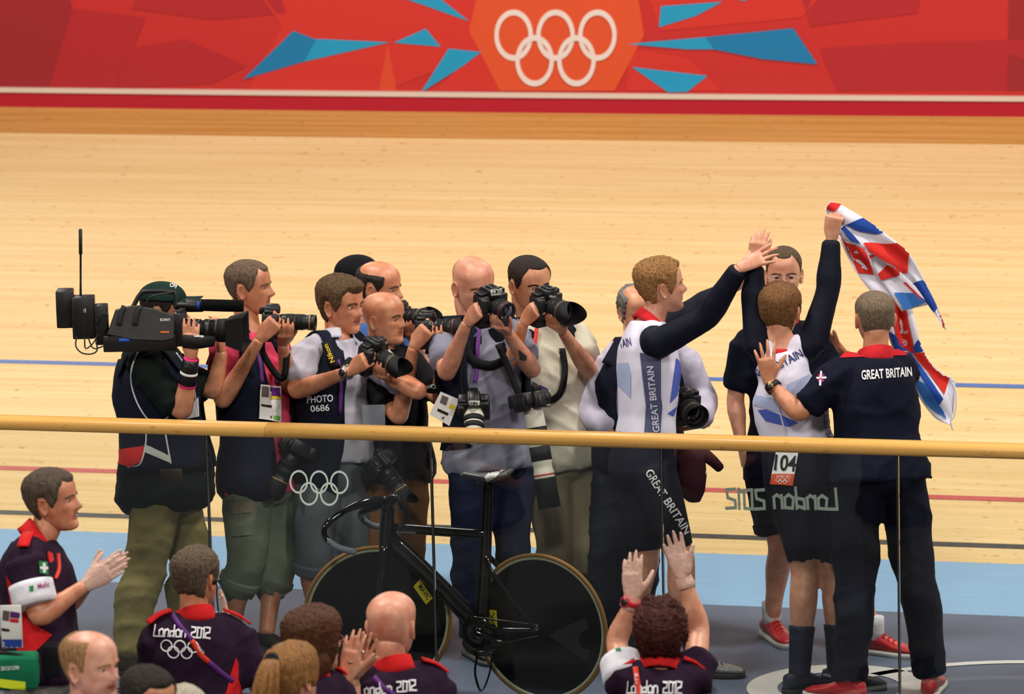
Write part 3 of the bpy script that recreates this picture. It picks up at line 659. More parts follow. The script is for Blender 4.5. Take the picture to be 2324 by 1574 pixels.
    def cap(s, m, brim_m=None, brim=True, t=.012, low=.150):
        X, Y, Z_, P = s.G; V = np.stack([X, Y, Z_], -1); C = A([0, -.005, .12]); N_ = V-C; N_ /= np.linalg.norm(N_, axis=-1, keepdims=True); keep = Z_[:, 0] > low-.02*0
        V = V+N_*t; rows = np.where(keep)[0]; ns = X.shape[1]; v, f = loft([s.xf(V[i]) for i in rows]); o = mkobj('cap', v, f, m, s.root)
        if brim:
            B = []
            for k in np.linspace(-1, 1, 15):
                a = k*1.05; r0 = A([.083*math.sin(a), .1*math.cos(a)+.002, low+.012-.012*k*k]); r1 = A([.088*math.sin(a)*1.0, (.1+.082*math.sqrt(max(0, 1-k*k)))*math.cos(a*.75), low+.022-.036*k*k])
                B.append(A([r0, r1, r1+A([0, 0, .004]), r0+A([0, 0, .006])]))
            v, f = loft(B); mkobj('cap_brim', s.xf(v), f, brim_m or m, o)
        return o
    def strap(s, name, px, m, w, wdir=None, off=.006, tree=None):
        """band lying on the clothes through picture points"""
        tree = tree or bvh(s.topo); P = []
        for x, y in px:
            r = nrm(ray(x, y)); h = tree.ray_cast(Vector(CAM), Vector(r)); P.append(CAM+r*((h[3]-off) if h[0] is not None else np.nan))
        P = A(P); P = P[~np.isnan(P[:, 0])]
        if len(P) < 2: print('strap missed', name, s.label); return None
        Q = proj(P[-1])-proj(P[0]); wd_ = CR*(-Q[1]*-1)+CU*(Q[0]) if wdir is None else wdir
        wd_ = nrm(CR*Q[1]+CU*Q[0]) if wdir is None else wdir
        v, f = ribbon(P, wd_, w, .0012); return mkobj(name, v, f, m, s.root)
def px_strokes(pts):  return A(pts)

def cam_frame(px, d, fwd, roll=0.0):
    c = at(*px, d); f = dv(*fwd); u = nrm(ZV-f*(f @ ZV)); r = np.cross(f, u); return c, f, nrm(u*math.cos(roll)+r*math.sin(roll)), nrm(r*math.cos(roll)-u*math.sin(roll))
def hold(p, px, d, fwd, roll=0.0, k=1.0, right=True, left=True, ll=.042, rad=.042):
    """wrists and hands closed round a camera: right on the grip, left under the lens"""
    c, f, u, r = cam_frame(px, d, fwd, roll); H = {}
    if right:
        dr = nrm(f*.62+u*.75-r*.05); p.j['wrR'] = c+(r*.088-u*.078-f*.038)*k; H['R'] = dict(dir=dr, palm=-r, curls=[(.6, .8, .5), (.8, 1.0, .6), (.85, 1.0, .6), (.9, 1.0, .6)], spread=.03, thumb=(.35, .75, .3))
    if left:
        dl = nrm(r*.7+f*.2+u*.42); p.j['wrL'] = c+(f*(.01+ll)-u*(rad+.078)-r*.06)*k; H['L'] = dict(dir=dl, palm=u, curl=(.45, .6, .4), spread=.05, thumb=(.6, .4, .3))
    return H
navy = cloth('navy_polo', (17, 20, 38)); navyt = cloth('navy_trousers', (17, 20, 36), 0.8); redc = cloth('red_collar', (196, 36, 44)); lycra = mat('white_lycra', (226, 222, 240), 0.5, 0.3, var=(14, 0.05)); nlycra = mat('navy_lycra', (15, 18, 36), 0.72, 0.2, var=(20, 0.15))
white = mat('print_white', (236, 234, 236), 0.6, 0.2); red_shoe = mat('red_shoe', (190, 26, 34), 0.4, 0.4, var=(40, 0.2)); solew = mat('sole_white', (206, 200, 196), 0.6, 0.3); black_sole = mat('sole_black', (28, 28, 30), 0.6, 0.3)
lil1 = mat('suit_pale_blue', (176, 188, 222), 0.5, 0.3); lil2 = mat('suit_blue', (76, 96, 186), 0.5, 0.3); greyp = mat('suit_grey', (78, 80, 112), 0.5, 0.3); txtn = mat('print_navy', (46, 48, 100), 0.6, 0.2); txtl = mat('print_lilac', (206, 204, 226), 0.6, 0.2)
redp = mat('print_red', (204, 36, 44), 0.6, 0.2); bluep = mat('print_blue', (40, 64, 150), 0.6, 0.2)
def poly(name, pts, tree, m, parent, off=.0025): return decal(name, pts, [tuple(range(len(pts)))], tree, m, parent, off, maxedge=5)
def words(name, s, p0, p1, h, tree, m, parent, bold=.02, shear=0.0, off=.003):
    t = text2d(s, bold, shear); v = fit_text(t, p0, p1, h); return decal(name, v, t[1], tree, m, parent, off)
GB = 'GREAT BRITAIN'
# --- coach seen from behind
p = Person('grey-haired coach in navy polo and trousers, back turned, hand on the cyclist', feet={'L': (1928, 1588), 'R': (2112, 1578)}, skin=('tan', (216, 154, 118)), bw=1.12, bd=1.1)
p.set(hipL=(1945, 1075, -.04), hipR=(2043, 1078, .04), shL=(1898, 852, -.06), shR=(2052, 838, .06), elL=(1815, 940, -.06), wrL=(1746, 868, 0.02), elR=(1975, 900, .30), wrR=(1914, 800, .22), knL=(1940, 1320, 0), knR=(2080, 1310, 0), neck=(1984, 815, 0))
p.toe = {'L': dv(-.7, 0, -.4), 'R': dv(.25, 0, -1)}
p.body(dict(px=(1986, 722), face=(-.12, 0, -1), wide=1.08), dict(rgb=(150, 128, 104), t=.003, front=.2, temple=.2, nape=.06, rough=.2, burn=.11),
       {'L': dict(dir=dv(-.12, 1, 0), palm=dv(0, -.1, -1), curl=(.12, .25, .15), spread=.22, thumb=(.75, .1, .05)), 'R': dict(dir=dv(-.55, .8, 0), palm=dv(-.8, -.5, .2), curl=(.3, .5, .3), thumb=(.5, -.2, 0))})
p.bottom(navyt, 1.97, .022, .014, .2, .04, freq=12); p.top(navy, .78, -.05, .018, .02, .010, flare=.045); p.collar(redc, .05, .078, 0, .02)
tr = bvh(p.topo); words('back_lettering', GB, (1956, 861), (2069, 853), 21, tr, white, p.root, .03)
poly('shoulder_patch', [(1935, 782), (2032, 780), (2060, 806), (1905, 812)], tr, redc, p.root)
fl_p = [(1854, 858), (1865, 842), (1876, 857), (1862, 875)]; poly('flag_badge', fl_p, tr, bluep, p.root); 
for a, b, w_, m_ in (((1854, 858), (1876, 857), 2, white), ((1865, 842), (1862, 875), 2, white), ((1858, 850), (1869, 866), 1.6, redp), ((1870, 850), (1858, 866), 1.6, redp)):
    a, b = A(a, float), A(b, float); t_ = (b-a)/np.linalg.norm(b-a); n_ = A([-t_[1], t_[0]])*w_; poly('flag_badge_bar', [a+n_, b+n_, b-n_, a-n_], tr, m_, p.root, .004)
p.watch('L', mat('black_strap', (24, 20, 20), .5, .4), mat('gold_case', (190, 150, 100), .25, .5, metal=1), .86, dv(-.6, .2, .8), .033)
for n in 'LR': p.shoe(n, red_shoe, solew, p.toe[n])
P13 = p
# --- cyclist with both arms raised, seen from behind
p = Person('cyclist in white and navy skinsuit with both arms raised holding the flag, seen from behind', feet={'L': (1815, 1570), 'R': (1902, 1562)}, skin=('fair', (226, 168, 138)), muscle=1.08, bw=1.02)
p.set(hipL=(1790, 1085, 0), hipR=(1862, 1085, 0), shL=(1722, 792, 0), shR=(1842, 784, 0), elL=(1709, 688, .02), wrL=(1714, 604, .02), elR=(1879, 660, .0), wrR=(1887, 545, 0), knL=(1826, 1290, -.02), knR=(1895, 1290, 0), neck=(1768, 800, 0))
p.toe = {'L': dv(.75, 0, -.35), 'R': dv(1, 0, .1)}
p.body(dict(px=(1769, 706), face=(.22, 0, -1), wide=1.05, size=1.03), dict(rgb=(150, 104, 62), t=.012, front=.188, nape=.035, rough=.35, burn=.09, freq=70),
       {'L': dict(dir=dv(.12, 1, 0), palm=dv(.3, 0, -1), curl=(.45, .5, .3), thumb=(.4, .3, .2)), 'R': dict(dir=dv(.1, 1, .05), palm=dv(.5, -.1, -1), curl=(1.2, 1.3, .8), thumb=(.2, .5, .7))})
p.bottom(nlycra, .92, .004, .0012, .3, name='shorts'); p.top(lycra, 1.97, .25, .006, .006, .0015, sleevemat=nlycra, name='skinsuit', flare=0); p.collar(redc, .012, .068, 0, .012)
tr = bvh(p.topo)
poly('suit_panel', [(1688, 890), (1760, 905), (1768, 935), (1700, 915)], tr, lil1, p.root); poly('suit_panel', [(1720, 930), (1740, 928), (1812, 958), (1790, 968), (1738, 955)], tr, lil2, p.root)
poly('suit_panel', [(1786, 872), (1838, 848), (1842, 872), (1812, 890), (1812, 915), (1790, 900)], tr, lil1, p.root); poly('side_panel', [(1862, 790), (1890, 800), (1890, 1002), (1874, 1002), (1868, 900)], tr, greyp, p.root)
words('back_lettering', 'GREAT', (1697, 848), (1752, 856), 18, tr, txtn, p.root); words('back_lettering', 'BRITAIN', (1756, 846), (1824, 808), 20, tr, txtn, p.root); words('side_lettering', 'GREAT B', (1888, 1000), (1880, 905), 13, tr, txtl, p.root)
poly('zip_seam', [(1750, 870), (1753, 870), (1790, 1000), (1786, 1000)], tr, mat('seam', (196, 196, 214), .5, .3), p.root, .004)
tb = bvh(p.boto); poly('race_number', [(1764, 1022), (1812, 1026), (1800, 1100), (1752, 1094)], tb, white, p.root, .012)
poly('number_band', [(1757, 1075), (1804, 1076), (1800, 1101), (1751, 1097)], tb, mat('print_orange', (216, 84, 46), .6, .2), p.root, .014); words('number_print', '104', (1760, 1066), (1806, 1070), 36, tb, mat('print_black', (30, 30, 34), .6, .2), p.root, .03, 0, .014)
rg = rings2d(.06, 16); decal('number_rings', place2d(rg, (1764, 1096), (9, 0), (0, -8)), rg[1], tb, white, p.root, .016); words('number_print', 'London 2012', (1766, 1082), (1796, 1083), 5, tb, white, p.root, 0, 0, .016)
words('thigh_lettering', 'GREAT', (1876, 1078), (1905, 1130), 15, tb, txtl, p.root)
boot = mat('bootie', (26, 34, 54), .6, .3, var=(30, .15)); 
for n in 'LR':
    v, f = p.limb('leg', n, 1.55, 2.0, .008); mkobj('overshoe', v, f, boot, p.root); sh = p.shoe(n, boot, black_sole, p.toe[n])
words('overshoe_print', 'adidas', (1868, 1532), (1888, 1536), 7, bvh(*[o for o in bpy.data.objects if o.parent == p.root and o.name.startswith('overshoe')], sh), txtl, p.root)
P12 = p
# --- cyclist in profile, arms up in greeting
p = Person('fair-haired cyclist in white skinsuit with navy sleeves, reaching both arms up to the right', feet={'R': (1580, 1534), 'L': (1436, 1508)}, skin=('fair', (226, 168, 138)), muscle=1.1, bw=1.0, bd=1.12)
p.set(hipR=(1478, 1060, -.09), hipL=(1442, 1055, .09), shR=(1488, 782, -.18), shL=(1462, 765, .16), elR=(1603, 722, -.3), wrR=(1678, 608, -.44), elL=(1580, 700, .22), wrL=(1652, 658, .22), knR=(1545, 1262, -.06), knL=(1466, 1268, .08), neck=(1474, 728, 0))
p.toe = {'R': dv(1, 0, .15), 'L': dv(1, 0, 0)}
p.body(dict(px=(1497, 650), face=(.96, .06, -.22), size=1.03, brows=(150, 110, 70)), dict(rgb=(186, 134, 80), t=.013, front=.19, temple=.197, nape=.05, rough=.45, burn=.085, freq=55, top=1.25),
       {'R': dict(dir=dv(.95, .45, 0), palm=dv(.3, -.6, -.8), curl=(.1, .15, .1), spread=.2, thumb=(.75, .2, .1)), 'L': dict(dir=dv(.8, .6, 0), palm=dv(.5, .2, .8), curl=(.6, .8, .5))})
p.bottom(nlycra, .9, .006, .0015, .25, name='shorts'); p.top(lycra, 1.96, .2, .006, .008, .0015, sleevemat=nlycra, name='skinsuit', flare=0); p.collar(redc, .03, .070, 0, .012)
tr = bvh(p.topo)
poly('side_panel', [(1452, 800), (1500, 806), (1500, 900), (1503, 920), (1498, 990), (1462, 988), (1466, 920)], tr, greyp, p.root); words('side_lettering', GB, (1496, 980), (1482, 830), 15, tr, txtl, p.root, .03, 0, .005)
poly('suit_panel', [(1402, 824), (1426, 822), (1432, 850), (1431, 902), (1414, 884), (1402, 872)], tr, lil1, p.root); poly('suit_panel', [(1534, 812), (1544, 822), (1544, 888), (1520, 915)], tr, lil2, p.root); poly('suit_panel', [(1514, 938), (1538, 920), (1528, 944)], tr, lil2, p.root)
words('back_lettering', 'TAIN', (1408, 789), (1434, 784), 19, tr, txtn, p.root)
tb = bvh(p.boto); words('thigh_lettering', 'GREAT', (1464, 1072), (1500, 1129), 19, tb, white, p.root, .02); words('thigh_lettering', 'BRITAIN', (1505, 1137), (1553, 1213), 19, tb, white, p.root, .02)
for n in 'LR':
    v, f = p.limb('leg', n, 1.6, 2.0, .006); mkobj('sock', v, f, boot, p.root); p.shoe(n, mat('silver_shoe', (150, 150, 146), .35, .5, var=(50, .4)), black_sole, p.toe[n], .29, black_sole)
P10 = p
# --- man with glasses facing the camera
p = Person('smiling man with rimmed glasses and navy polo with red collar, standing behind the two cyclists', feet={'R': (1752, 1448), 'L': (1985, 1482)}, skin=('fair', (226, 168, 138)), bw=.98)
p.set(hipR=(1745, 1065, 0), hipL=(1832, 1068, 0), shR=(1692, 782, 0), shL=(1860, 776, 0), elR=(1668, 905, .02), wrR=(1682, 1008, -.02), elL=(1900, 890, 0), wrL=(1930, 960, -.05), knR=(1772, 1240, -.05), knL=(1925, 1270, -.05), neck=(1778, 735, 0.02))
p.toe = {'R': dv(.35, 0, 1), 'L': dv(.9, 0, .5)}
p.body(dict(px=(1779, 622), face=(-.06, -.06, 1), size=1.06, brows=(110, 80, 56), smile=True, wide=.97), dict(rgb=(106, 84, 62), t=.004, front=.196, temple=.208, burn=.12, nape=.05, rough=.2),
       {'R': dict(dir=dv(.15, -1, .1), palm=dv(1, 0, -.3), curl=(.5, .5, .3)), 'L': dict(dir=dv(.2, -1, 0), palm=dv(-1, 0, 0), curl=(.5, .5, .3))})
p.bottom(cloth('black_shorts', (24, 25, 34)), .78, .025, .005, .2, .04, name='shorts'); p.top(navy, .8, -.06, .016, .02, .005); p.collar(redc, .035, .076, .25, .012); p.glasses(mat('wire_frame', (206, 196, 180), .3, .5, metal=.6))
poly('collar_flap', [(1800, 690), (1838, 682), (1840, 722), (1820, 724), (1800, 712)], bvh(p.topo), redc, p.root, .01)
ws = mat('white_sock', (222, 220, 226), .8, .2, bump=(120, .4))
for n in 'LR': p.shoe(n, red_shoe, solew, p.toe[n], .3, mat('lace_red', (222, 50, 40), .6, .2), ws)
P11 = p
# ------------------------------------------------------------------ cameras
blk = mat('camera_black', (24, 24, 26), .42, .5, var=(60, .2), bump=(220, .08)); blk2 = mat('rubber_black', (16, 16, 17), .65, .3, bump=(260, .12)); gls = mat('lens_glass', (8, 12, 18), .05, .9, coat=1.0); gold = mat('gold_line', (190, 150, 70), .35, .5); redl = mat('red_line', (180, 40, 34), .4, .5); offw = mat('lens_white', (206, 200, 184), .45, .4); tape = mat('label_tape', (190, 188, 180), .6, .2); ink = mat('ink', (24, 24, 24), .6, .2); strapm = mat('strap_black', (20, 20, 22), .7, .2, bump=(200, .4)); yel = mat('strap_yellow', (226, 190, 30), .6, .3)
def dslr(label, px, d, fwd, roll=0.0, lens=.12, rad=.042, hood='petal', accent=gold, scale=1.0, grip=True, white=False, hoodlen=.05, name='camera'):
    c = at(*px, d); f = dv(*fwd); u = nrm(ZV-f*(f @ ZV)); r = np.cross(f, u); u, r = nrm(u*math.cos(roll)+r*math.sin(roll)), nrm(r*math.cos(roll)-u*math.sin(roll)); ax = A([r, f, u]); k = scale
    P = lambda x, y, z: c+(A([x, y, z])*k) @ ax
    lm = offw if white else blk
    t = thing(name, P(0, 0, -.06), label, 'camera', None); b = MB()
    b.add(*rbox(P(0, 0, 0), ax, A([.072, .034, .05])*k, .012*k)); b.add(*rbox(P(.056, .018, -.004), ax, A([.019, .034, .05])*k, .014*k)); b.add(*rbox(P(0, .006, .055), ax, A([.031, .04, .022])*k, .012*k)); b.add(*rbox(P(0, .012, .073), ax, A([.02, .03, .013])*k, .009*k))
    if grip: b.add(*rbox(P(0, 0, -.068), ax, A([.07, .032, .026])*k, .012*k))
    b.add(*rbox(P(.05, .0, .055), ax, A([.02, .022, .008])*k, .006*k)); b.add(*rbox(P(-.05, .0, .056), ax, A([.016, .016, .01])*k, .006*k))
    bo = b.build('camera_body', blk, t)
    v, q = rbox(P(0, -.042, .05), ax, A([.02, .012, .015])*k, .006*k); mkobj('eyecup', v, q, blk2, bo)
    v, q = lathe(P(.058, .012, .056), u, [(0, .009*k), (.006*k, .009*k)], 12); mkobj('shutter_button', v, q, mat('button', (60, 60, 62), .3, .5), bo)
    g0 = .034*k; L = lens*k; R = rad*k
    prof = [(g0-.004*k, R*.82), (g0+.008*k, R*.86), (g0+L*.12, R*.98), (g0+L*.2, R), (g0+L*.72, R), (g0+L*.74, R*.95), (g0+L*.8, R*.95), (g0+L*.82, R*1.03), (g0+L, R*1.03), (g0+L, R*.9), (g0+L*.93, R*.8)]
    v, q = lathe(P(0, 0, 0), f, prof, 24); lo = mkobj('lens', v, q, lm, t)
    for a_, b_ in ((.26, .44), (.5, .68)): v, q = lathe(P(0, 0, 0), f, [(g0+L*a_, R), (g0+L*a_, R*1.04), (g0+L*b_, R*1.04), (g0+L*b_, R)], 24, caps=False); mkobj('focus_ring', v, q, blk2, lo)
    v, q = lathe(P(0, 0, 0), f, [(g0+L*.85, R*1.035), (g0+L*.85, R*1.045), (g0+L*.87, R*1.045), (g0+L*.87, R*1.035)], 24, caps=False); mkobj('accent_ring', v, q, accent, lo)
    v, q = lathe(P(0, 0, 0), f, [(g0+L*.9, R*.86), (g0+L*.93, R*.7), (g0+L*.955, R*.35), (g0+L*.96, .001)], 24, caps=False); mkobj('front_glass', v, q, gls, lo)
    if hood:
        n = 32; V = [[], [], [], []]
        for i in range(n):
            a = 2*math.pi*i/n; ll = hoodlen*k*(1+(.45*math.cos(2*a) if hood == 'petal' else 0)); e = r*math.cos(a)+u*math.sin(a); fl_ = 1.24 if hood == 'petal' else 1.12
            for w, (y_, q_) in enumerate(((g0+L*.9, R*1.06), (g0+L+ll, R*fl_), (g0+L+ll, R*fl_*.95), (g0+L*.9, R*1.0))): V[w].append(c+f*y_+e*q_)
        v, q = loft([A(z) for z in V], caps=False); mkobj('lens_hood', v, q, blk2, t)
    return t, bo, P, f, u, r
def cam_words(t, s, p0, p1, h, bo, m=None, back=None):
    if back is not None: poly('label_sticker', back, bvh(bo), tape, t, .0015)
    words('brand_print', s, p0, p1, h, bvh(bo), m or white, t, .02, 0, .003)
def pbox(px0, py0, px1, py1, d, hd, r=.006, tilt=None):
    S = FPX/d; return rbox(at((px0+px1)/2, (py0+py1)/2, d), A([R0, FWDH, ZV]), (abs(px1-px0)/2/S, hd, abs(py1-py0)/2/S/.985), r)
def band(name, pts, d, m, parent, w, wdir=None, dds=None):
    P = [at(x, y, d+(dds[i] if dds else 0)) for i, (x, y) in enumerate(pts)]; v, f = ribbon(P, A(wdir) if wdir is not None else R0, w, .0014); return mkobj(name, v, f, m, parent)
def badge(p, quad, tree, cord, num='4', off=.012):
    b = poly('accreditation_card', quad, tree, mat('card_white', (226, 222, 216), .4, .4), p.root, off)
    if b is None: return
    q = A(quad, float); L = lambda u, v: tuple(q[0]*(1-u)*(1-v)+q[1]*u*(1-v)+q[2]*u*v+q[3]*(1-u)*v)
    R_ = lambda a, b_, c, d: [L(a, b_), L(c, b_), L(c, d), L(a, d)]
    poly('card_photo', R_(.06, .05, .4, .33), tree, mat('card_photo', (96, 84, 80), .4, .3), p.root, off+.002); poly('card_emblem', R_(.46, .05, .94, .28), tree, mat('card_purple', (86, 40, 110), .4, .3), p.root, off+.002); poly('card_stripe', R_(.46, .29, .94, .36), tree, yel, p.root, off+.002)
    poly('card_barcode', R_(.08, .55, .55, .62), tree, ink, p.root, off+.002); words('card_print', num, L(.45, .95), L(.56, .95), 9, tree, ink, p.root, 0, 0, off+.003); poly('card_sticker', R_(.65, .84, .92, .95), tree, mat('sticker_green', (110, 180, 60), .5, .3), p.root, off+.002)
    if cord:
        for pts in cord: p.strap('lanyard', pts, mat('lanyard_purple', (92, 40, 118), .6, .3), .018, None, .008, tree)
dn = cloth('vest_navy', (18, 22, 38)); grip_hand = dict(curl=(.75, .9, .6), thumb=(.45, .5, .5)); cup = dict(curl=(.5, .6, .4), thumb=(.9, .5, .2))
def H_(base, **k): q = dict(base); q.update(k); return q
# --- television cameraman
p = Person('television cameraman in dark green cap, navy bib and khaki trousers', feet={'R': (296, 1530), 'L': (418, 1492)}, skin=('tan', (216, 154, 118)), bw=1.1, bd=1.32, belly=.03, muscle=1.05)
p.set(hipR=(362, 1110, -.1), hipL=(388, 1105, .1), shR=(328, 832, -.18), shL=(350, 822, .18), elR=(414, 938, -.30), wrR=(434, 812, -.40), elL=(488, 890, .0), wrL=(503, 797, -.02), knR=(326, 1300, -.1), knL=(440, 1290, .08), neck=(345, 785, 0))
p.body(dict(px=(368, 703), face=(.98, -.05, .12), brows=(60, 50, 40)), dict(rgb=(60, 50, 44), t=.004), {'R': dict(dir=dv(.02, 1, 0), palm=dv(.25, 0, -1), curl=(.1, .2, .15), spread=.08, thumb=(.3, .5, .3)), 'L': H_(cup, dir=dv(.0, 1, .1), palm=dv(-.6, .5, -.3))})
p.bottom(cloth('khaki', (132, 120, 76)), 1.97, .022, .010, .28, .045, freq=15); p.top(cloth('dark_green_tee', (18, 28, 25)), .85, -.16, .03, .024, .009)
p.shell('bib', dn, .12, .93, .12, .036, .006, fold=.006, flare=.02); p.straps(dn, .036, .09)
cp = p.cap(cloth('green_cap', (20, 44, 38)), t=.013, low=.163); words('cap_print', 'Oly', (385, 652), (402, 652), 9, bvh(cp), white, p.root)
tb_ = bvh(*[o for o in bpy.data.objects if o.parent == p.root and o.name.startswith(('bib', 'vest_strap'))], p.topo)
pip = mat('white_piping', (206, 206, 214), .6, .3)
for pts in ([(318, 790), (300, 830), (298, 870), (312, 915), (335, 950), (360, 962), (382, 945)], [(248, 1020), (262, 1046), (290, 1060), (318, 1052), (330, 1010), (332, 975)], [(374, 975), (382, 1020), (388, 1052)], [(256, 944), (290, 948)], [(400, 800), (420, 830), (440, 880), (448, 945)]): p.strap('piping', pts, pip, .007, None, .006, tb_)
poly('bib_patch', [(256, 1022), (330, 1010), (322, 1048), (296, 1060), (268, 1050)], tb_, mat('bib_red', (196, 40, 36), .7, .2), p.root, .005); poly('bib_patch', [(332, 1008), (384, 1034), (386, 1050), (330, 1026)], tb_, mat('bib_grey', (190, 190, 184), .7, .2), p.root, .005); poly('bib_patch', [(418, 935), (448, 900), (450, 945), (412, 952)], tb_, white, p.root, .005)
bm_ = mat('belt_brown', (52, 40, 30), .6, .3, var=(40, .3)); bl_ = p.ring(.06, .034, 40); v, f = loft([p.ring(.02, .046, 40), p.ring(.09, .046, 40)]); mkobj('belt', v, f, bm_, p.root)
v, f = pbox(362, 1060, 415, 1098, p.d-.21, .035, .01); mkobj('belt_pouch', v, f, bm_, p.root)
kc = MB()
for k_ in range(3): kc.add(*tube([at(341+k_*2, 1092+k_*14, p.d-.21), at(341-k_, 1106+k_*14, p.d-.215)], [.006, .005], 8, 2))
kc.build('key_clip', mat('brass', (150, 130, 90), .3, .5, metal=1), p.root)
a, b = p.j['elR'], p.j['wrR']
for f0, f1, m_, r_ in ((.50, .56, mat('pink_band', (226, 40, 110), .6, .3), .040), (.54, .98, mat('shiny_black', (22, 22, 24), .25, .6, bump=(60, .8)), .039), (.94, 1.0, MC['pink_band'], .036), (.72, .76, white, .0405)):
    v, f = tube([a*(1-f0)+b*f0, a*(1-f1)+b*f1], [r_, r_*.95], 16, 3, cap=0.1); mkobj('wrist_wrap', v, f, m_, p.root)
for n in 'LR': p.shoe(n, mat('brown_boot', (70, 56, 40), .6, .3), black_sole)
P1 = p
# --- the television camera on his shoulder
d = p.d-.30; t = thing('television_camera', at(320, 790, d), 'black shoulder television camera with aerial, long microphone and square lens hood', 'camera'); tvb = mat('tv_black', (26, 26, 28), .45, .4, var=(40, .2)); tvg = mat('tv_grey', (52, 50, 50), .5, .4, var=(30, .15))
mb = MB(); V = []
for w_ in (-.065, -.055, .055, .065):
    e = 3 if abs(w_) > .06 else 0; V.append(A([at(x, y, d+w_) for x, y in ((242+e, 760-e), (262+e, 702+e), (300, 692+e), (352, 700+e), (398-e, 716+e), (396-e, 770-e), (372, 775-e), (300, 772-e))]))
v, f = loft(V); body_ = mkobj('camera_body', v, f, tvg, t, smooth=False)
for q in ((236, 756, 402, 793, .055, tvb, 'base_plate'), (396, 706, 424, 782, .055, tvb, 'lens_mount'), (216, 690, 246, 780, .04, tvb, 'rear_frame')): v, f = pbox(q[0], q[1], q[2], q[3], d, q[4], .008); mkobj(q[6], v, f, q[5], t)
v, f = pbox(129, 656, 168, 741, d+.02, .05, .01); bt = mkobj('battery', v, f, tvb, t); v, f = pbox(165, 671, 216, 766, d, .045, .008); tx = mkobj('transmitter', v, f, tvb, t)
for k_ in range(7): v, f = pbox(167+k_*4, 680, 168.6+k_*4, 756, d-.046, .004, .001); mkobj('cooling_fin', v, f, tvg, tx)
v, f = pbox(189, 686, 196, 699, d-.049, .003, .001); mkobj('green_sticker', v, f, mat('sticker_lime', (130, 200, 70), .5, .3), tx); v, f = pbox(189, 700, 195, 709, d-.049, .003, .001); mkobj('white_sticker', v, f, tape, tx)
v, f = tube([at(183, 674, d), at(183, 640, d), at(183, 578, d), at(183, 576, d), at(182.5, 521, d)], [.006, .005, .005, .0085, .0085], 8, 1); mkobj('aerial', v, f, tvb, t)
v, f = tube([at(300, 700, d), at(318, 668, d), at(335, 661, d), at(385, 662, d), at(397, 668, d), at(400, 700, d)], A([(.011, .009)]*6), 8, 4); mkobj('handle', v, f, tvb, t)
v, f = tube([at(402, 692, d-.02), at(458, 694, d-.02)], [.012, .016], 12, 2); mh = mkobj('microphone_mount', v, f, tvb, t); v, f = tube([at(447, 693, d-.02), at(454, 693, d-.02)], [.0175, .0175], 14, 2, cap=0); mkobj('blue_ring', v, f, bluep, mh)
v, f = tube([at(458, 692, d-.02), at(466, 692, d-.02), at(546, 694, d-.02), at(550, 694, d-.02)], [.022, .027, .027, .022], 16, 2, cap=.5); mkobj('microphone', v, f, mat('foam_black', (14, 14, 15), .95, .1, bump=(300, .5)), t)
v, f = lathe(at(418, 693, d+.06), dv(1, 0, .1), [(0, .028), (.02, .03), (.08, .03), (.1, .02)], 18); mkobj('viewfinder', v, f, tvb, t)
ld_ = dv(1, -.02, .12); lc = at(420, 748, d); v, f = lathe(lc, ld_, [(0, .05), (.03, .05), (.03, .044), (.09, .044), (.09, .047), (.15, .047), (.15, .052), (.21, .055)], 26); ln_ = mkobj('lens', v, f, blk2, t)
for k_ in range(3): v, f = lathe(lc, ld_, [(.045+k_*.045, .046), (.045+k_*.045, .0495), (.07+k_*.045, .0495), (.07+k_*.045, .046)], 26, caps=False); mkobj('lens_ring', v, f, blk, ln_)
S = FPX/d; hc_ = at(537, 751, d-.02); hx = ld_; hz = ZV; hy = np.cross(hz, hx)
def hoodring(k0, h): return A([hc_+hx*k0+hy*sy*h*1.2+hz*sz*h for sy, sz in ((-1, -1), (1, -1), (1, 1), (-1, 1))])
v, f = loft([hoodring(-.04, .055), hoodring(.04, .078), hoodring(.04, .070), hoodring(-.03, .045)], caps=False); mkobj('lens_hood', v, f, blk2, t, smooth=False)
v, f = tube([at(416, 774, d-.12), at(450, 776, d-.135), at(484, 774, d-.09)], A([(.03, .014), (.03, .02), (.024, .014)]), 12, 4, ref=(0, 0, 1)); hsx = mkobj('hand_grip', v, f, blk2, t)
for pts in ([(174, 764), (172, 785), (185, 800), (205, 803), (220, 795), (218, 770)], [(192, 766), (194, 790), (210, 780), (222, 760)], [(216, 735), (232, 712), (246, 716)], [(396, 662), (345, 672), (330, 690)], [(400, 720), (412, 705), (420, 700)], [(200, 766), (212, 790), (236, 785)]):
    v, f = tube([at(x, y, d-.05) for x, y in pts], .0035, 6, 4); mkobj('cable', v, f, tvb, t)
cb = bvh(body_); words('brand_print', 'SONY', (363, 728), (387, 728), 6, cb, white, t, .03); words('brand_print', 'Canon', (440, 764), (461, 766), 6, bvh(hsx), white, t, .02); poly('orange_print', [(364, 751), (384, 751), (384, 755), (364, 755)], cb, mat('print_amber', (220, 110, 50), .5, .3), t); v, f = pbox(270, 767, 294, 774, d-.056, .002, .001); mkobj('blue_tag', v, f, mat('tag_blue', (50, 110, 220), .5, .3), t)
for x_ in (306, 270): v, f = tube([at(x_+12, 694, d-.068), at(x_+4, 715, d-.07), at(x_, 738, d-.07)], A([(.012, .003)]*3), 8, 3, ref=R0); mkobj('velcro_strap', v, f, tvb, t)
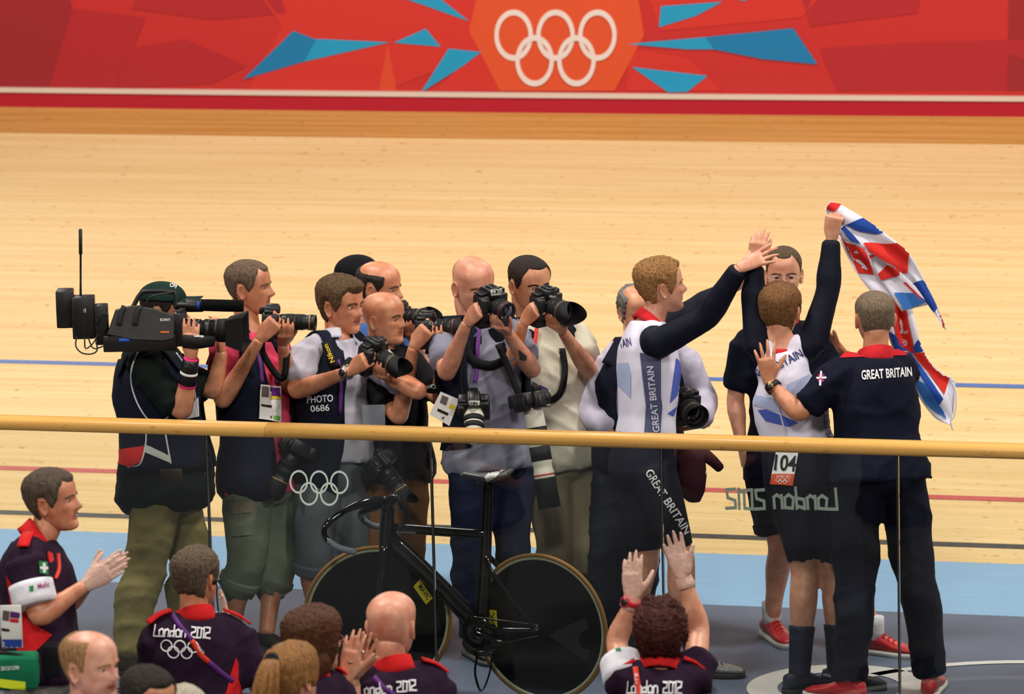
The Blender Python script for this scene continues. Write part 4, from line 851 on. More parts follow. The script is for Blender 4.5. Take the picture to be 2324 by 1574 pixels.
# --- photographer in the pink shirt
p = Person('tall photographer with short grey hair, pink shirt under a navy vest and green cargo shorts', feet={'R': (528, 1478), 'L': (606, 1480)}, skin=('ruddy', (218, 150, 114)), bw=1.06, bd=1.05)
p.set(hipR=(562, 1090, -.09), hipL=(622, 1088, .09), shR=(512, 792, -.12), shL=(622, 782, .14), elR=(502, 914, -.2), wrR=(597, 806, -.26), elL=(655, 880, .0), wrL=(650, 800, -.18), knR=(560, 1275, -.06), knL=(632, 1275, .06), neck=(565, 758, .02))
HH = hold(p, (614, 728), p.d-0.3, (0.98, -0.04, 0.12), 0, .92)
p.body(dict(px=(563, 652), face=(.97, .0, .28), size=1.04, brows=(120, 100, 84), nose=1.15), dict(rgb=(128, 104, 84), t=.007, front=.186, temple=.205, nape=.05, rough=.3, burn=.10), HH)
p.bottom(cloth('olive_shorts', (116, 124, 104)), 1.32, .024, .006, .2, .036, name='shorts', freq=14); p.top(cloth('pink_shirt', (216, 70, 100)), .68, -.1, .014, .022, .010); p.collar(MC['pink_shirt'], .03, .074, .35, .01)
p.shell('vest', dn, -.14, .9, .34, .03, .006, fold=.006, flare=.02); p.straps(dn, .03, .1); tr = bvh(p.topo, *[o for o in bpy.data.objects if o.parent == p.root and o.name.startswith('vest')]); badge(p, [(589, 872), (634, 878), (634, 958), (586, 950)], tr, [[(578, 770), (590, 820), (596, 868)], [(640, 800), (634, 840), (628, 872)]])
tb = bvh(p.boto); poly('cargo_pocket', [(518, 1140), (570, 1138), (574, 1212), (528, 1216)], tb, MC['olive_shorts'], p.root, .008); poly('pocket_flap', [(516, 1140), (576, 1136), (576, 1160), (530, 1166)], tb, mat('olive_flap', (122, 112, 90), .8, .2, bump=(40, .3)), p.root, .014)
sand = mat('dark_shoe', (30, 28, 28), .6, .3)
for n in 'LR': p.shoe(n, sand, black_sole)
P2 = p; cam_t = dslr('black camera with long zoom lens held by the photographer in the pink shirt', (614, 728), p.d-.3, (.98, -.04, .12), 0, .19, .038, None, gold, .92)
cm = cam_t[0]; band('neck_strap', [(600, 755), (596, 800), (640, 860), (652, 800)], p.d-.2, strapm, cm, .03, R0)
# --- photographer in grey shirt, bending to the right
p = Person('brown-haired photographer in pale grey shirt and navy vest, steel watch, staring right', feet={'R': (722, 1472), 'L': (812, 1462)}, skin=('ruddy', (218, 150, 114)), bw=1.08, bd=1.08, belly=.03)
p.set(hipR=(722, 1070, -.06), hipL=(795, 1068, .06), shR=(700, 800, -.12), shL=(812, 796, .12), elR=(668, 888, -.18), wrR=(774, 860, -.32), elL=(956, 890, -.40), wrL=(890, 872, -.3), knR=(712, 1250, -.1), knL=(802, 1250, 0), neck=(768, 768, -.02))
HH = hold(p, (846, 802), p.d-0.36, (0.72, -0.3, 0.62), 0.12)
p.body(dict(px=(772, 692), face=(.80, -.06, .58), size=1.08, brows=(92, 66, 46), gaze=(-.25, 1, .05)), dict(rgb=(112, 84, 56), t=.015, front=.178, temple=.19, nape=.04, rough=.3, burn=.095, top=1.2, quiff=.01), HH)
p.bottom(cloth('grey_shorts', (92, 98, 102)), 1.25, .02, .007, .2, .036, name='shorts', freq=14); p.top(cloth('grey_shirt', (184, 180, 192)), .7, .08, .014, .026, .011); p.collar(MC['grey_shirt'], .042, .076, .5, .012)
p.shell('vest', dn, -.16, .92, .42, .03, .006, fold=.006, flare=.015); p.straps(dn, .03, .1); tr = bvh(p.topo, *[o for o in bpy.data.objects if o.parent == p.root and o.name.startswith('vest')])
words('vest_lettering', 'PHOTO', (698, 914), (756, 910), 16, tr, white, p.root); words('vest_lettering', '0686', (706, 934), (748, 931), 15, tr, white, p.root)
p.strap('lanyard', [(768, 815), (774, 870), (772, 940)], MC['lanyard_purple'], .016, None, .008, tr); so_ = p.strap('camera_strap', [(732, 745), (738, 775), (757, 825), (775, 832), (800, 812)], strapm, .04, R0, .02, tr); words('strap_print', 'Nikon', (760, 820), (743, 780), 11, bvh(so_), yel, p.root, .02, 0, .003)
p.watch('R', mat('steel_strap', (180, 176, 170), .3, .5, metal=1), mat('steel_case', (200, 196, 190), .25, .5, metal=1), .93, dv(-.1, .3, 1))
for n in 'LR': p.shoe(n, sand, black_sole, None, .285, None, mat('grey_sock', (70, 70, 74), .8, .2))
P3 = p; cam_t = dslr('black camera with wide lens and petal hood held low by the grey-shirted photographer', (846, 802), p.d-.36, (.72, -.30, .62), .12, .10, .041, 'petal', gold, 1.0); cam_words(cam_t[0], 'Nikon', (870, 799), (884, 797), 6, cam_t[1])
band('neck_strap', [(832, 800), (812, 822), (790, 828), (776, 832)], p.d-.3, strapm, cam_t[0], .03, ZV)
v, f = pbox(822, 918, 874, 966, P3.d-.33, .004, .002); o = mkobj('plastic_pouch', v, f, mat('clear_plastic', (170, 176, 186), .15, .6, alpha=.35), None, org=at(848, 966, P3.d-.33)); tag(o, 'small clear plastic pouch hanging at the photographer\'s chest above the rail', 'pouch')
# --- shaven-headed photographer in black
p = Person('shaven-headed photographer in black shirt and brown shorts, looking right past his raised camera', d=P3.d+.12, skin=('tan', (216, 154, 118)), bw=1.05, zf=0)
p.ft = {'R': onz(862, 1452), 'L': onz(926, 1448)}
p.set(hipR=(862, 1065, -.06), hipL=(918, 1063, .06), shR=(842, 838, -.1), shL=(928, 826, .16), elR=(905, 952, -.28), wrR=(945, 846, -.34), elL=(1000, 908, -.06), wrL=(1024, 818, -.22), knR=(865, 1265, -.08), knL=(922, 1262, 0), neck=(868, 796, .03))
HH = hold(p, (968, 744), p.d-0.4, (0.93, 0.05, 0.36), 0, .95)
p.body(dict(px=(869, 722), face=(.86, .0, .5), size=1.03, brows=(90, 66, 48), wide=1.03), None, HH)
p.bottom(cloth('brown_shorts', (120, 80, 44)), 1.2, .022, .007, .2, .036, name='shorts', freq=14); p.top(cloth('black_tee', (26, 24, 28)), .7, -.1, .016, .024, .007)
p.shell('vest', dn, -.14, .9, .3, .03, .006, fold=.006, flare=.02); p.watch('L', mat('black_strap', (24, 20, 20), .5, .4), mat('steel_case', (200, 196, 190), .25, .5, metal=1), .9, dv(.3, .1, 1))
for n in 'LR': p.shoe(n, sand, black_sole)
P6 = p; cam_t = dslr('black camera with long lens and petal hood raised by the shaven-headed photographer in black', (968, 744), p.d-.4, (.93, .05, .36), 0, .13, .042, 'petal', redl, .95, hoodlen=.035); cam_words(cam_t[0], 'Canon', (975, 737), (990, 733), 6, cam_t[1])
band('neck_strap', [(952, 765), (942, 820), (955, 872), (985, 885), (1003, 860), (1002, 800)], p.d-.34, strapm, cam_t[0], .034, FWDH+ZV); st_ = tube([at(958, 868, p.d-.36), at(978, 882, p.d-.36), at(998, 876, p.d-.36)], A([(.02, .004)]*3), 8, 3, ref=ZV); so = mkobj('strap_pad', st_[0], st_[1], strapm, cam_t[0]); words('brand_print', 'Canon', (988, 872), (962, 876), 9, bvh(so), white, cam_t[0], .02, 0, .005)
# --- balding photographer half hidden behind
p = Person('balding dark-haired photographer half hidden behind the front row, eyes lowered', d=P6.d+.45, skin=('ruddy', (218, 150, 114)))
p.ft = {'R': onz(835, 1408), 'L': onz(905, 1404)}
p.set(hipR=(835, 1040, -.06), hipL=(900, 1038, .06), shR=(810, 780, -.08), shL=(905, 770, .12), elR=(860, 880, -.2), wrR=(908, 775, -.3), elL=(960, 850, 0), wrL=(938, 765, -.2), neck=(848, 740, .03))
HH = hold(p, (905, 722), p.d-0.3, (0.85, 0.06, 0.5), 0)
p.body(dict(px=(858, 652), face=(.92, -.12, .35), size=1.05, brows=(90, 66, 48), nose=1.15), dict(rgb=(58, 50, 46), t=.008, front=.21, temple=.215, nape=.05, bald=.194, side=.199, edge=.032, rough=.3, burn=.1), HH)
p.bottom(cloth('charcoal_trousers', (40, 40, 46)), 1.97, .02, .008, .2, .03); p.top(cloth('blue_shirt', (70, 100, 160)), .7, -.1, .016, .024, .006); p.shell('vest', dn, -.1, .9, .3, .03, .006)
for n in 'LR': p.shoe(n, sand, black_sole)
P5 = p; dslr('black camera with petal hood held by the balding photographer behind the row', (905, 722), p.d-.3, (.85, .06, .5), 0, .10, .045, 'petal', gold, 1.0)
# --- person in a black cap, almost hidden
p = Person('person in a black cap almost hidden behind the balding photographer', d=P5.d+.4, skin=('tan', (216, 154, 118)))
p.ft = {'R': onz(790, 1376), 'L': onz(852, 1372)}
p.set(hipR=(790, 1020, -.06), hipL=(850, 1018, .06), shR=(765, 780, -.04), shL=(870, 775, .06), elR=(770, 890, 0), wrR=(800, 960, -.1), elL=(890, 880, 0), wrL=(880, 950, -.1))
p.body(dict(px=(812, 640), face=(.8, .1, .55)), None, {'R': dict(dir=dv(.3, -1, 0), palm=dv(1, 0, 0)), 'L': dict(dir=dv(-.3, -1, 0), palm=dv(-1, 0, 0))})
p.bottom(MC['charcoal_trousers'], 1.97, .02, .006, .2, .03); p.top(MC['black_tee'], .7, -.1, .016, .024, .005); p.cap(cloth('black_cap', (18, 18, 22)), t=.016, low=.13)
for n in 'LR': p.shoe(n, sand, black_sole)
# --- bald photographer in grey T-shirt, camera to his eye
p = Person('bald photographer in grey T-shirt with a camera at his eye, another at his waist', feet={'R': (1078, 1490), 'L': (1182, 1478)}, skin=('pink', (226, 164, 136)), bw=1.08, bd=1.08)
p.set(hipR=(1072, 1040, -.04), hipL=(1155, 1040, .06), shR=(1008, 765, -.06), shL=(1158, 755, .08), elR=(1012, 850, -.24), wrR=(1054, 756, -.36), elL=(1210, 842, -.14), wrL=(1160, 750, -.34), knR=(1066, 1262, -.06), knL=(1165, 1258, 0), neck=(1082, 738, .02))
HH = hold(p, (1112, 690), p.d-0.44, (0.62, -0.18, 0.76), 0.05, 1.06)
p.body(dict(px=(1072, 648), face=(.48, -.2, .88), size=1.12, neck=1.22, brows=(120, 84, 62)), None, HH)
p.bottom(cloth('dark_jeans', (28, 34, 58)), 1.97, .018, .009, .2, .03, freq=16); p.top(cloth('heather_tee', (134, 134, 152)), .66, -.1, .014, .024, .011); p.shell('vest', dn, .1, .9, .8, .046, .006, fold=.004, gap_top=.6); p.straps(dn, .036, .17)
tr = bvh(p.topo); p.strap('lanyard', [(1088, 742), (1084, 790), (1082, 840), (1078, 868)], MC['lanyard_purple'], .02, None, .02, tr); p.strap('lanyard', [(1055, 780), (1048, 815), (1044, 842)], MC['lanyard_purple'], .02, None, .02, tr); p.strap('camera_strap', [(1052, 770), (1070, 815), (1110, 830), (1145, 818)], strapm, .045, None, .025, tr)
for n in 'LR': p.shoe(n, mat('grey_sole_shoe', (24, 24, 26), .5, .4), mat('sole_grey', (96, 94, 92), .6, .3))
P7 = p; cam_t = dslr('black camera with taped name label at the bald photographer\'s eye', (1112, 690), p.d-.44, (.62, -.18, .76), .05, .085, .042, None, redl, 1.06); cam_words(cam_t[0], 'C M N', (1118, 666), (1136, 664), 8, cam_t[1], ink, [(1114, 657), (1139, 654), (1140, 668), (1115, 671)])
cam_t = dslr('black camera with white telephoto lens hanging at the bald photographer\'s waist', (1076, 918), p.d-.3, (-.02, -.55, .5), 0, .15, .046, None, redl, .98, white=True); cam_words(cam_t[0], 'C M N', (1068, 917), (1084, 917), 6, cam_t[1], ink, [(1065, 909), (1088, 909), (1088, 919), (1065, 919)]); band('neck_strap', [(1050, 900), (1046, 860), (1050, 800)], p.d-.24, strapm, cam_t[0], .014)
cam_t = dslr('long white telephoto lens on a black camera hanging by the bald photographer\'s hip', (1206, 905), p.d-.26, (.14, -.95, .2), 0, .36, .045, 'round', redl, 1.0, white=True, hoodlen=.1); band('neck_strap', [(1180, 900), (1160, 850), (1130, 780)], p.d-.26, strapm, cam_t[0], .03)
# --- dark-haired photographer in the cream shirt
p = Person('dark-haired photographer in cream T-shirt and khaki trousers aiming his camera at the athletes', feet={'R': (1238, 1456), 'L': (1326, 1446)}, skin=('olive', (216, 158, 122)), bw=1.1, bd=1.1, belly=.04)
p.set(hipR=(1238, 1040, -.04), hipL=(1312, 1038, .06), shR=(1160, 770, -.04), shL=(1304, 762, .08), elR=(1150, 860, -.2), wrR=(1186, 762, -.34), elL=(1342, 848, -.1), wrL=(1270, 764, -.32), knR=(1262, 1240, -.05), knL=(1330, 1236, 0), neck=(1218, 738, .02))
HH = hold(p, (1238, 690), p.d-0.44, (0.64, -0.16, 0.75), 0.05, 1.04)
p.body(dict(px=(1200, 644), face=(.5, -.14, .86), size=1.08, neck=1.2, brows=(50, 38, 30), gaze=(-.3, 1, 0), wide=1.04), dict(rgb=(54, 44, 38), t=.005, front=.196, temple=.2, nape=.05, rough=.2, burn=.1), HH)
p.bottom(cloth('stone_trousers', (150, 138, 108)), 1.36, .02, .007, .2, .036, freq=14); p.top(cloth('cream_tee', (206, 198, 178)), .6, -.1, .014, .024, .011); p.shell('vest', dn, -.05, .9, 1.0, .032, .006, fold=.006); p.straps(dn, .032, .09)
tr = bvh(p.topo); p.strap('lanyard', [(1218, 745), (1214, 780), (1208, 820)], mat('lanyard_red', (206, 44, 44), .6, .3), .018, None, .01, tr); p.strap('camera_strap', [(1196, 860), (1215, 890), (1245, 908), (1272, 890), (1282, 840), (1276, 790)], strapm, .03, None, .02, tr); badge(p, [(1205, 860), (1245, 880), (1250, 920), (1212, 925)], tr, [])
for n in 'LR': p.shoe(n, sand, black_sole)
P8 = p; cam_t = dslr('black camera with flared petal hood aimed by the photographer in the cream shirt', (1238, 690), p.d-.44, (.64, -.16, .75), .05, .095, .045, 'petal', gold, 1.04, hoodlen=.055); cam_words(cam_t[0], 'Nikon', (1246, 675), (1261, 674), 6, cam_t[1])
# --- older photographer behind the cyclist
p = Person('grey-haired older photographer in lilac shirt and navy vest behind the reaching cyclist', d=P10.d+.5, skin=('olive', (216, 158, 122)), bw=1.1, bd=1.1, belly=.04)
p.ft = {'R': onz(1372, 1462), 'L': onz(1448, 1456)}
p.set(hipR=(1402, 1050, 0), hipL=(1500, 1050, 0), shR=(1388, 822, 0), shL=(1546, 812, 0), elR=(1340, 938, .0), wrR=(1392, 986, -.16), elL=(1602, 902, 0), wrL=(1592, 962, -.22), knR=(1378, 1250, -.05), knL=(1455, 1250, -.05), neck=(1452, 776, 0))
p.body(dict(px=(1446, 706), face=(.3, -.2, .9), brows=(110, 104, 100)), dict(rgb=(140, 136, 132), t=.014, front=.2, temple=.21, nape=.03, bald=.205, rough=.5, burn=.08), {'R': H_(cup, dir=dv(.5, -.6, .2), palm=dv(.6, .3, -.6)), 'L': H_(cup, dir=dv(-.9, -.1, .3), palm=dv(0, 1, 0))})
p.bottom(cloth('dark_trousers', (30, 34, 48)), 1.97, .024, .009, .2, .035); p.top(cloth('lilac_shirt', (198, 192, 212)), 1.85, .1, .014, .018, .008, freq=18); p.shell('vest', dn, -.1, .9, .5, .034, .006, fold=.006); p.straps(dn, .034, .1)
for n in 'LR': p.shoe(n, sand, black_sole)
P9 = p; dslr('black camera with round hood in the older photographer\'s hands beside the cyclist', (1552, 918), p.d-.34, (.35, -.2, .9), 0, .09, .05, 'round', gold, 1.0, hoodlen=.03)
d = P9.d-.3; V = []
for y_, w0, w1, hd in ((1000, 1522, 1585, .05), (1030, 1515, 1600, .08), (1080, 1515, 1604, .09), (1115, 1535, 1600, .08), (1136, 1560, 1590, .04)):
    a = np.arange(16)*2*math.pi/16; S = FPX/d; c = at((w0+w1)/2, y_, d); V.append(c+np.outer(np.cos(a)*(w1-w0)/2/S, R0)+np.outer(np.sin(a)*hd, FWDH))
v, f = loft(V); bag = mkobj('shoulder_bag', v, f, cloth('maroon_bag', (58, 24, 36)), None, org=at(1560, 1136, d)); tag(bag, 'dark maroon shoulder bag slung behind the reaching cyclist', 'bag')
v, f = tube([at(1598, 1030, d), at(1618, 1046, d), at(1634, 1062, d)], [.03, .026, .022], 12, 3); mkobj('bag_flap', v, f, MC['maroon_bag'], bag); words('bag_print', 'Lon', (1600, 1076), (1614, 1076), 9, bvh(bag), white, bag)
# two cameras hanging behind the glass
t_ = dslr('black camera with long hooded lens hanging left of the rings on the glass', (672, 1012), P3.d-.22, (-.45, -.85, .2), 0, .17, .043, 'petal', gold, .95); t_ = dslr('black camera hanging over the bicycle handlebar behind the glass', (862, 1050), P6.d-.3, (.55, -.75, .3), .4, .15, .041, 'petal', gold, .95)
# accreditation card swinging from the shaven-headed photographer's neck, and a tattoo on the bald one's forearm
d = min(P6.d-.30, P7.d-.30); q = [(1000, 888), (1042, 906), (1020, 966), (974, 940)]; V = [at(x, y, d) for x, y in q]+[at(x, y, d+.003) for x, y in q]
o = mkobj('accreditation_card', V, [(0, 1, 2, 3), (7, 6, 5, 4), (0, 4, 5, 1), (1, 5, 6, 2), (2, 6, 7, 3), (3, 7, 4, 0)], mat('card_white', (226, 222, 216), .4, .4), None, smooth=False, org=at(1005, 960, d)); tag(o, 'tilted white accreditation card hanging between the black shirt and the grey T-shirt', 'card')
cb = bvh(o); words('card_print', '4', (1000, 950), (1006, 953), 9, cb, ink, o, 0, 0, .002); poly('card_photo', [(1004, 896), (1018, 902), (1012, 920), (998, 913)], cb, MC['card_photo'], o, .002); poly('card_stripe', [(1022, 916), (1034, 921), (1031, 930), (1018, 925)], cb, yel, o, .002); poly('card_barcode', [(994, 926), (1018, 937), (1016, 943), (992, 932)], cb, ink, o, .002)
poly('tattoo', [(1176, 792), (1196, 808), (1194, 818), (1180, 816)], bvh(P7.bodyo), mat('tattoo_ink', (70, 62, 58), .5, .3), P7.root, .0015)
# ------------------------------------------------------------------ track bicycle behind the glass
rg_, fg_ = onz(1232, 1592), onz(862, 1570); hd_ = nrm(fg_-rg_); hn_ = nrm(np.cross(hd_, ZV))
if hn_ @ (CAM-rg_) < 0: hn_ = -hn_
print('wheelbase', np.linalg.norm(fg_-rg_), 'bike yaw', math.degrees(math.acos(abs(hd_ @ R0))))
def bk(x, y, off=0.0):
    r = ray(x, y); return CAM+r*(((rg_+hn_*off-CAM) @ hn_)/(r @ hn_))
bike = thing('bicycle', (rg_+fg_)/2, 'black carbon track bicycle with two solid disc wheels behind the glass', 'bicycle')
carb = mat('gloss_carbon', (14, 14, 16), .14, .6, coat=.6); tan_ = mat('tan_tyre', (150, 108, 60), .7, .2); rim_ = mat('pale_rim', (196, 200, 164), .5, .4); discm = mat('disc_black', (10, 10, 11), .6, .2); myel = mat('sticker_yellow', (226, 206, 34), .4, .4)
def wheel(c, ax, R=.322):
    ax = nrm(ax); v, f = lathe(c, ax, [(-.004, R*.955), (-.006, R*.9), (-.016, .05), (-.018, .001)], 72, caps=False); v2, f2 = lathe(c, ax, [(.004, R*.955), (.006, R*.9), (.016, .05), (.018, .001)], 72, caps=False)
    mb = MB(); mb.add(v, f); mb.add(v2, f2); w = mb.build('disc_wheel', discm, bike)
    a = np.linspace(0, 2*math.pi, 73); n = nrm(np.cross(ax, ZV)); b = np.cross(n, ax)
    for rad, r2, m_, nm in ((R*.99, .0105, tan_, 'tyre'), (R*.955, .009, rim_, 'rim')):
        P = [c+n*rad*math.cos(q)+b*rad*math.sin(q) for q in a]; v, f = tube(P, r2, 8, 1, ref=ax, cap=0); mkobj(nm, v, f, m_, w)
    v, f = lathe(c, ax, [(-.045, .008), (-.045, .016), (-.02, .02), (.02, .02), (.045, .016), (.045, .008)], 16); mkobj('hub', v, f, carb, w)
    return w
rc = rg_+ZV*.331; fc = fg_+ZV*.331; steer = math.radians(16); fx_ = nrm(hn_*math.cos(steer)+hd_*math.sin(steer)); fx2 = nrm(hn_*math.cos(steer)-hd_*math.sin(steer))
fax = fx_ if abs(fx_ @ FWDH) > abs(fx2 @ FWDH) else fx2
ra_ = nrm(hn_*math.cos(.2)+hd_*math.sin(.2)); rb_ = nrm(hn_*math.cos(.2)-hd_*math.sin(.2)); w1 = wheel(rc, ra_ if abs(ra_ @ FWDH) < abs(rb_ @ FWDH) else rb_); w2 = wheel(fc, fax)
def bt(name, pts, rr, seg=12, n=4, m=carb, off=0.0, ref=None, par=None): v, f = tube([bk(x, y, off) if len(q_) == 0 else bk(x, y, q_[0]) for x, y, *q_ in pts], A(rr), seg, n, ref=ref if ref is not None else hn_); return mkobj(name, v, f, m, par or bike)
bt('top_tube', [(886, 1196), (1000, 1205), (1100, 1212)], [(.014, .022)]*3); bt('down_tube', [(884, 1222), (980, 1312), (1086, 1420)], [(.018, .042)]*3); bt('seat_tube', [(1108, 1096), (1104, 1200), (1098, 1330), (1092, 1425)], [(.011, .022), (.013, .026), (.014, .030), (.016, .034)])
bt('head_tube', [(882, 1150), (878, 1200), (874, 1252)], [(.020, .030), (.022, .036), (.020, .03)])
for s_ in (-1, 1):
    v, f = tube([bk(874, 1240)+fax*.02*s_, bk(866, 1300)+fax*.048*s_, fc+fax*.05*s_], A([(.012, .022), (.008, .02), (.007, .014)]), 10, 4, ref=fax); mkobj('fork_blade', v, f, carb, bike)
    v, f = tube([bk(1092, 1425)+hn_*.025*s_, rc*.5+bk(1092, 1425)*.5+hn_*.05*s_, rc+hn_*.052*s_], A([(.008, .016), (.008, .014), (.008, .012)]), 10, 4, ref=hn_); mkobj('chain_stay', v, f, carb, bike)
    v, f = tube([bk(1104, 1262)+hn_*.02*s_, bk(1130, 1300)+hn_*.05*s_, rc+hn_*.053*s_], A([(.006, .014), (.006, .012), (.006, .01)]), 10, 4, ref=hn_); mkobj('seat_stay', v, f, carb, bike)
bb = bk(1090, 1430); v, f = lathe(bb+hn_*.0, hn_, [(-.05, .02), (.05, .02)], 18); mkobj('bottom_bracket', v, f, carb, bike)
v, f = lathe(bb+hn_*.045, hn_, [(-.003, .03), (-.003, .072), (0, .074), (.003, .072), (.003, .03)], 40, caps=False); mkobj('chainring', v, f, carb, bike)
v, f = tube([bb+hn_*.06, bk(1150, 1450)+hn_*.07], A([(.01, .014), (.008, .012)]), 8, 3, ref=hn_); cr_ = mkobj('crank', v, f, carb, bike); v, f = rbox(bk(1118, 1466)+hn_*.1, A([hd_, hn_, ZV]), (.045, .04, .012), .006); pd_ = mkobj('pedal', v, f, carb, cr_)
v, f = tube([bb-hn_*.06, bk(1062, 1412)-hn_*.07], A([(.01, .014), (.008, .012)]), 8, 3, ref=hn_); mkobj('crank', v, f, carb, bike)
v, f = ribbon([bk(1102, 1465)+hn_*.1, bk(1098, 1510)+hn_*.12, bk(1112, 1552)+hn_*.12, bk(1130, 1515)+hn_*.12, bk(1134, 1470)+hn_*.1], hn_, .018, .002); mkobj('toe_strap', v, f, strapm, pd_)
for t_ in ((0.046, 1), (-.004, 1)): pass
for yo in (-.07, .07):
    v, f = tube([bb+hn_*.048+ZV*yo, rc+hn_*.05+ZV*yo*.35], .004, 6, 1); mkobj('chain', v, f, mat('chain_steel', (90, 88, 84), .4, .5, metal=1), bike)
# saddle
sd_ = []
for x_, y_, w_, h_ in ((1046, 1070, .014, .010), (1058, 1068, .02, .016), (1085, 1072, .024, .02), (1112, 1074, .045, .024), (1138, 1068, .065, .022), (1158, 1064, .06, .012)):
    c = bk(x_, y_+6); a = np.arange(14)*2*math.pi/14; sd_.append(c+np.outer(np.cos(a)*w_, hn_)+np.outer(np.where(np.sin(a) > 0, np.sin(a)*h_*.55, np.sin(a)*h_*1.2), ZV))
v, f = loft(sd_); sdl = mkobj('saddle', v, f, mat('saddle_grey', (96, 98, 100), .3, .5), bike); sb = bvh(sdl); poly('saddle_panel', [(1100, 1082), (1112, 1070), (1146, 1066), (1120, 1086), (1106, 1092)], sb, mat('saddle_white', (214, 214, 212), .3, .4), sdl); words('saddle_print', 'prologo', (1134, 1074), (1157, 1069), 6, sb, ink, sdl, 0, 0, .004)
v, f = tube([bk(1068, 1082), bk(1092, 1098), bk(1130, 1096), bk(1150, 1076)], .004, 6, 4); mkobj('saddle_rail', v, f, MC['chain_steel'], sdl)
# handlebar: aero base bar with two drops
bt('stem', [(882, 1152), (884, 1138), (900, 1128)], [(.022, .026), (.024, .026), (.018, .02)])
ctr = bk(880, 1136)
for s_, pts in ((1, [(872, 1133), (830, 1140), (785, 1158), (748, 1182), (736, 1206), (744, 1226), (768, 1242), (806, 1252)]), (-1, [(890, 1136), (850, 1150), (820, 1164), (824, 1180), (846, 1192), (872, 1196)])):
    dl = [0, .08, .14, .19, .2, .2, .2, .2] if s_ > 0 else [0, -.08, -.14, -.19, -.2, -.2]
    P = [at(x, y, depth(ctr)-dd*.75) for (x, y), dd in zip(pts, dl)]; k_ = len(P)
    v, f = tube(P[:k_-1], A([(.020, .014)]*2+[(.014, .013)]*(k_-3)), 10, 5, ref=ZV); hb = mkobj('handlebar', v, f, carb, bike); v, f = tube(P[k_-3:], A([.0145]*3), 10, 4); mkobj('bar_grip', v, f, mat('grip_grey', (92, 100, 108), .7, .3), hb)
tt = bvh(*[o for o in bpy.data.objects if o.name.startswith('top_tube')]); words('frame_print', 'uk sport innovation', (900, 1207), (943, 1210), 5, tt, white, bike, 0, 0, .002)
wt = bvh(w2); poly('wheel_sticker', [(938, 1330), (953, 1313), (982, 1356), (967, 1371)], wt, myel, w2, .004); words('sticker_print', 'MAVIC', (948, 1330), (970, 1360), 11, wt, ink, w2, .03, 0, .006)
wt = bvh(w1); poly('wheel_sticker', [(1110, 1382), (1128, 1384), (1131, 1434), (1110, 1436)], wt, myel, w1, .004); words('sticker_print', 'MAVIC', (1125, 1432), (1122, 1388), 11, wt, ink, w1, .03, 0, .006)
poly('disc_panel', [(1245, 1440), (1330, 1400), (1342, 1450), (1334, 1500)], wt, mat('disc_grey', (44, 44, 44), .5, .4), w1, .003)
e = ellipse2d(); decal('disc_spot', place2d(e, (1334, 1450), (18, 0), (0, 22)), e[1], wt, discm, w1, .005)
# ------------------------------------------------------------------ the flag
D = P12.d; fwm = mat('flag_white', (228, 226, 238), .75, .2, var=(8, .04)); frm = mat('flag_red', (214, 44, 36), .75, .2); fbm = mat('flag_blue', (34, 70, 156), .75, .2); flb = mat('flag_light_blue', (58, 116, 190), .75, .2)
flag = thing('flag', at(1888, 520, D), 'large red, white and blue flag hanging from the cyclist\'s raised fist', 'flag')
def sheet(name, Lp, Rp, d0, amp, n=26, m=12, ph=0.0):
    Lc, Rc = crom(A(Lp, float), 8), crom(A(Rp, float), 8); t = np.linspace(0, 1, n); ip = lambda C: np.stack([np.interp(t, np.linspace(0, 1, len(C)), C[:, i]) for i in (0, 1)], 1)
    a, b = ip(Lc), ip(Rc); F_ = []; B_ = []
    for i in range(n):
        row = []; rowb = []
        for k in range(m):
            u = k/(m-1); q = a[i]*(1-u)+b[i]*u; dd = d0+amp*(math.sin(u*5.2+i*.33+ph)*.6+.4*math.sin(u*9-i*.21)); row.append(at(q[0], q[1], dd)); rowb.append(at(q[0], q[1], dd+.002))
        F_.append(A(row)); B_.append(A(rowb))
    V = [np.concatenate([F_[i], B_[i][::-1]]) for i in range(n)]; v, f = loft(V); return mkobj(name, v, f, fwm, flag)
SB = sheet('flag_fold', [(1900, 528), (1922, 580), (1948, 625), (1988, 680), (2008, 740), (2030, 800), (2058, 850), (2088, 905), (2122, 948), (2156, 964)], [(1936, 532), (1972, 562), (2014, 612), (2056, 652), (2074, 715), (2090, 780), (2112, 822), (2140, 848), (2168, 866), (2164, 930)], D+.24, .03, 34, 12)
SCc = sheet('flag_fold', [(1962, 566), (1975, 590), (2000, 640), (2046, 706)], [(1985, 566), (2040, 600), (2085, 650), (2112, 690)], D+.16, .015, 16, 10, 1.0)
SA = sheet('flag_fold', [(1872, 474), (1888, 505), (1912, 540), (1965, 568), (2040, 615), (2078, 650), (2112, 700), (2140, 742)], [(1884, 456), (1908, 464), (1962, 496), (2012, 532), (2063, 574), (2100, 640), (2124, 688), (2148, 750)], D+.06, .014, 34, 14)
ta, tb, tc = bvh(SA), bvh(SB), bvh(SCc)
for pts, m_ in (([(1872, 474), (1884, 455), (1910, 463), (1896, 478)], frm), ([(1917, 510), (1958, 495), (2010, 528), (1990, 530), (1950, 524)], fbm), ([(1908, 520), (1916, 512), (1954, 555), (1930, 545)], fbm), ([(1958, 552), (2036, 551), (2064, 572), (2060, 618), (2044, 620), (1990, 590)], frm), ([(2070, 642), (2098, 634), (2126, 690), (2122, 706), (2105, 692)], fbm), ([(2130, 705), (2136, 706), (2146, 735), (2142, 744)], frm)): poly('flag_print', pts, ta, m_, flag, .007)
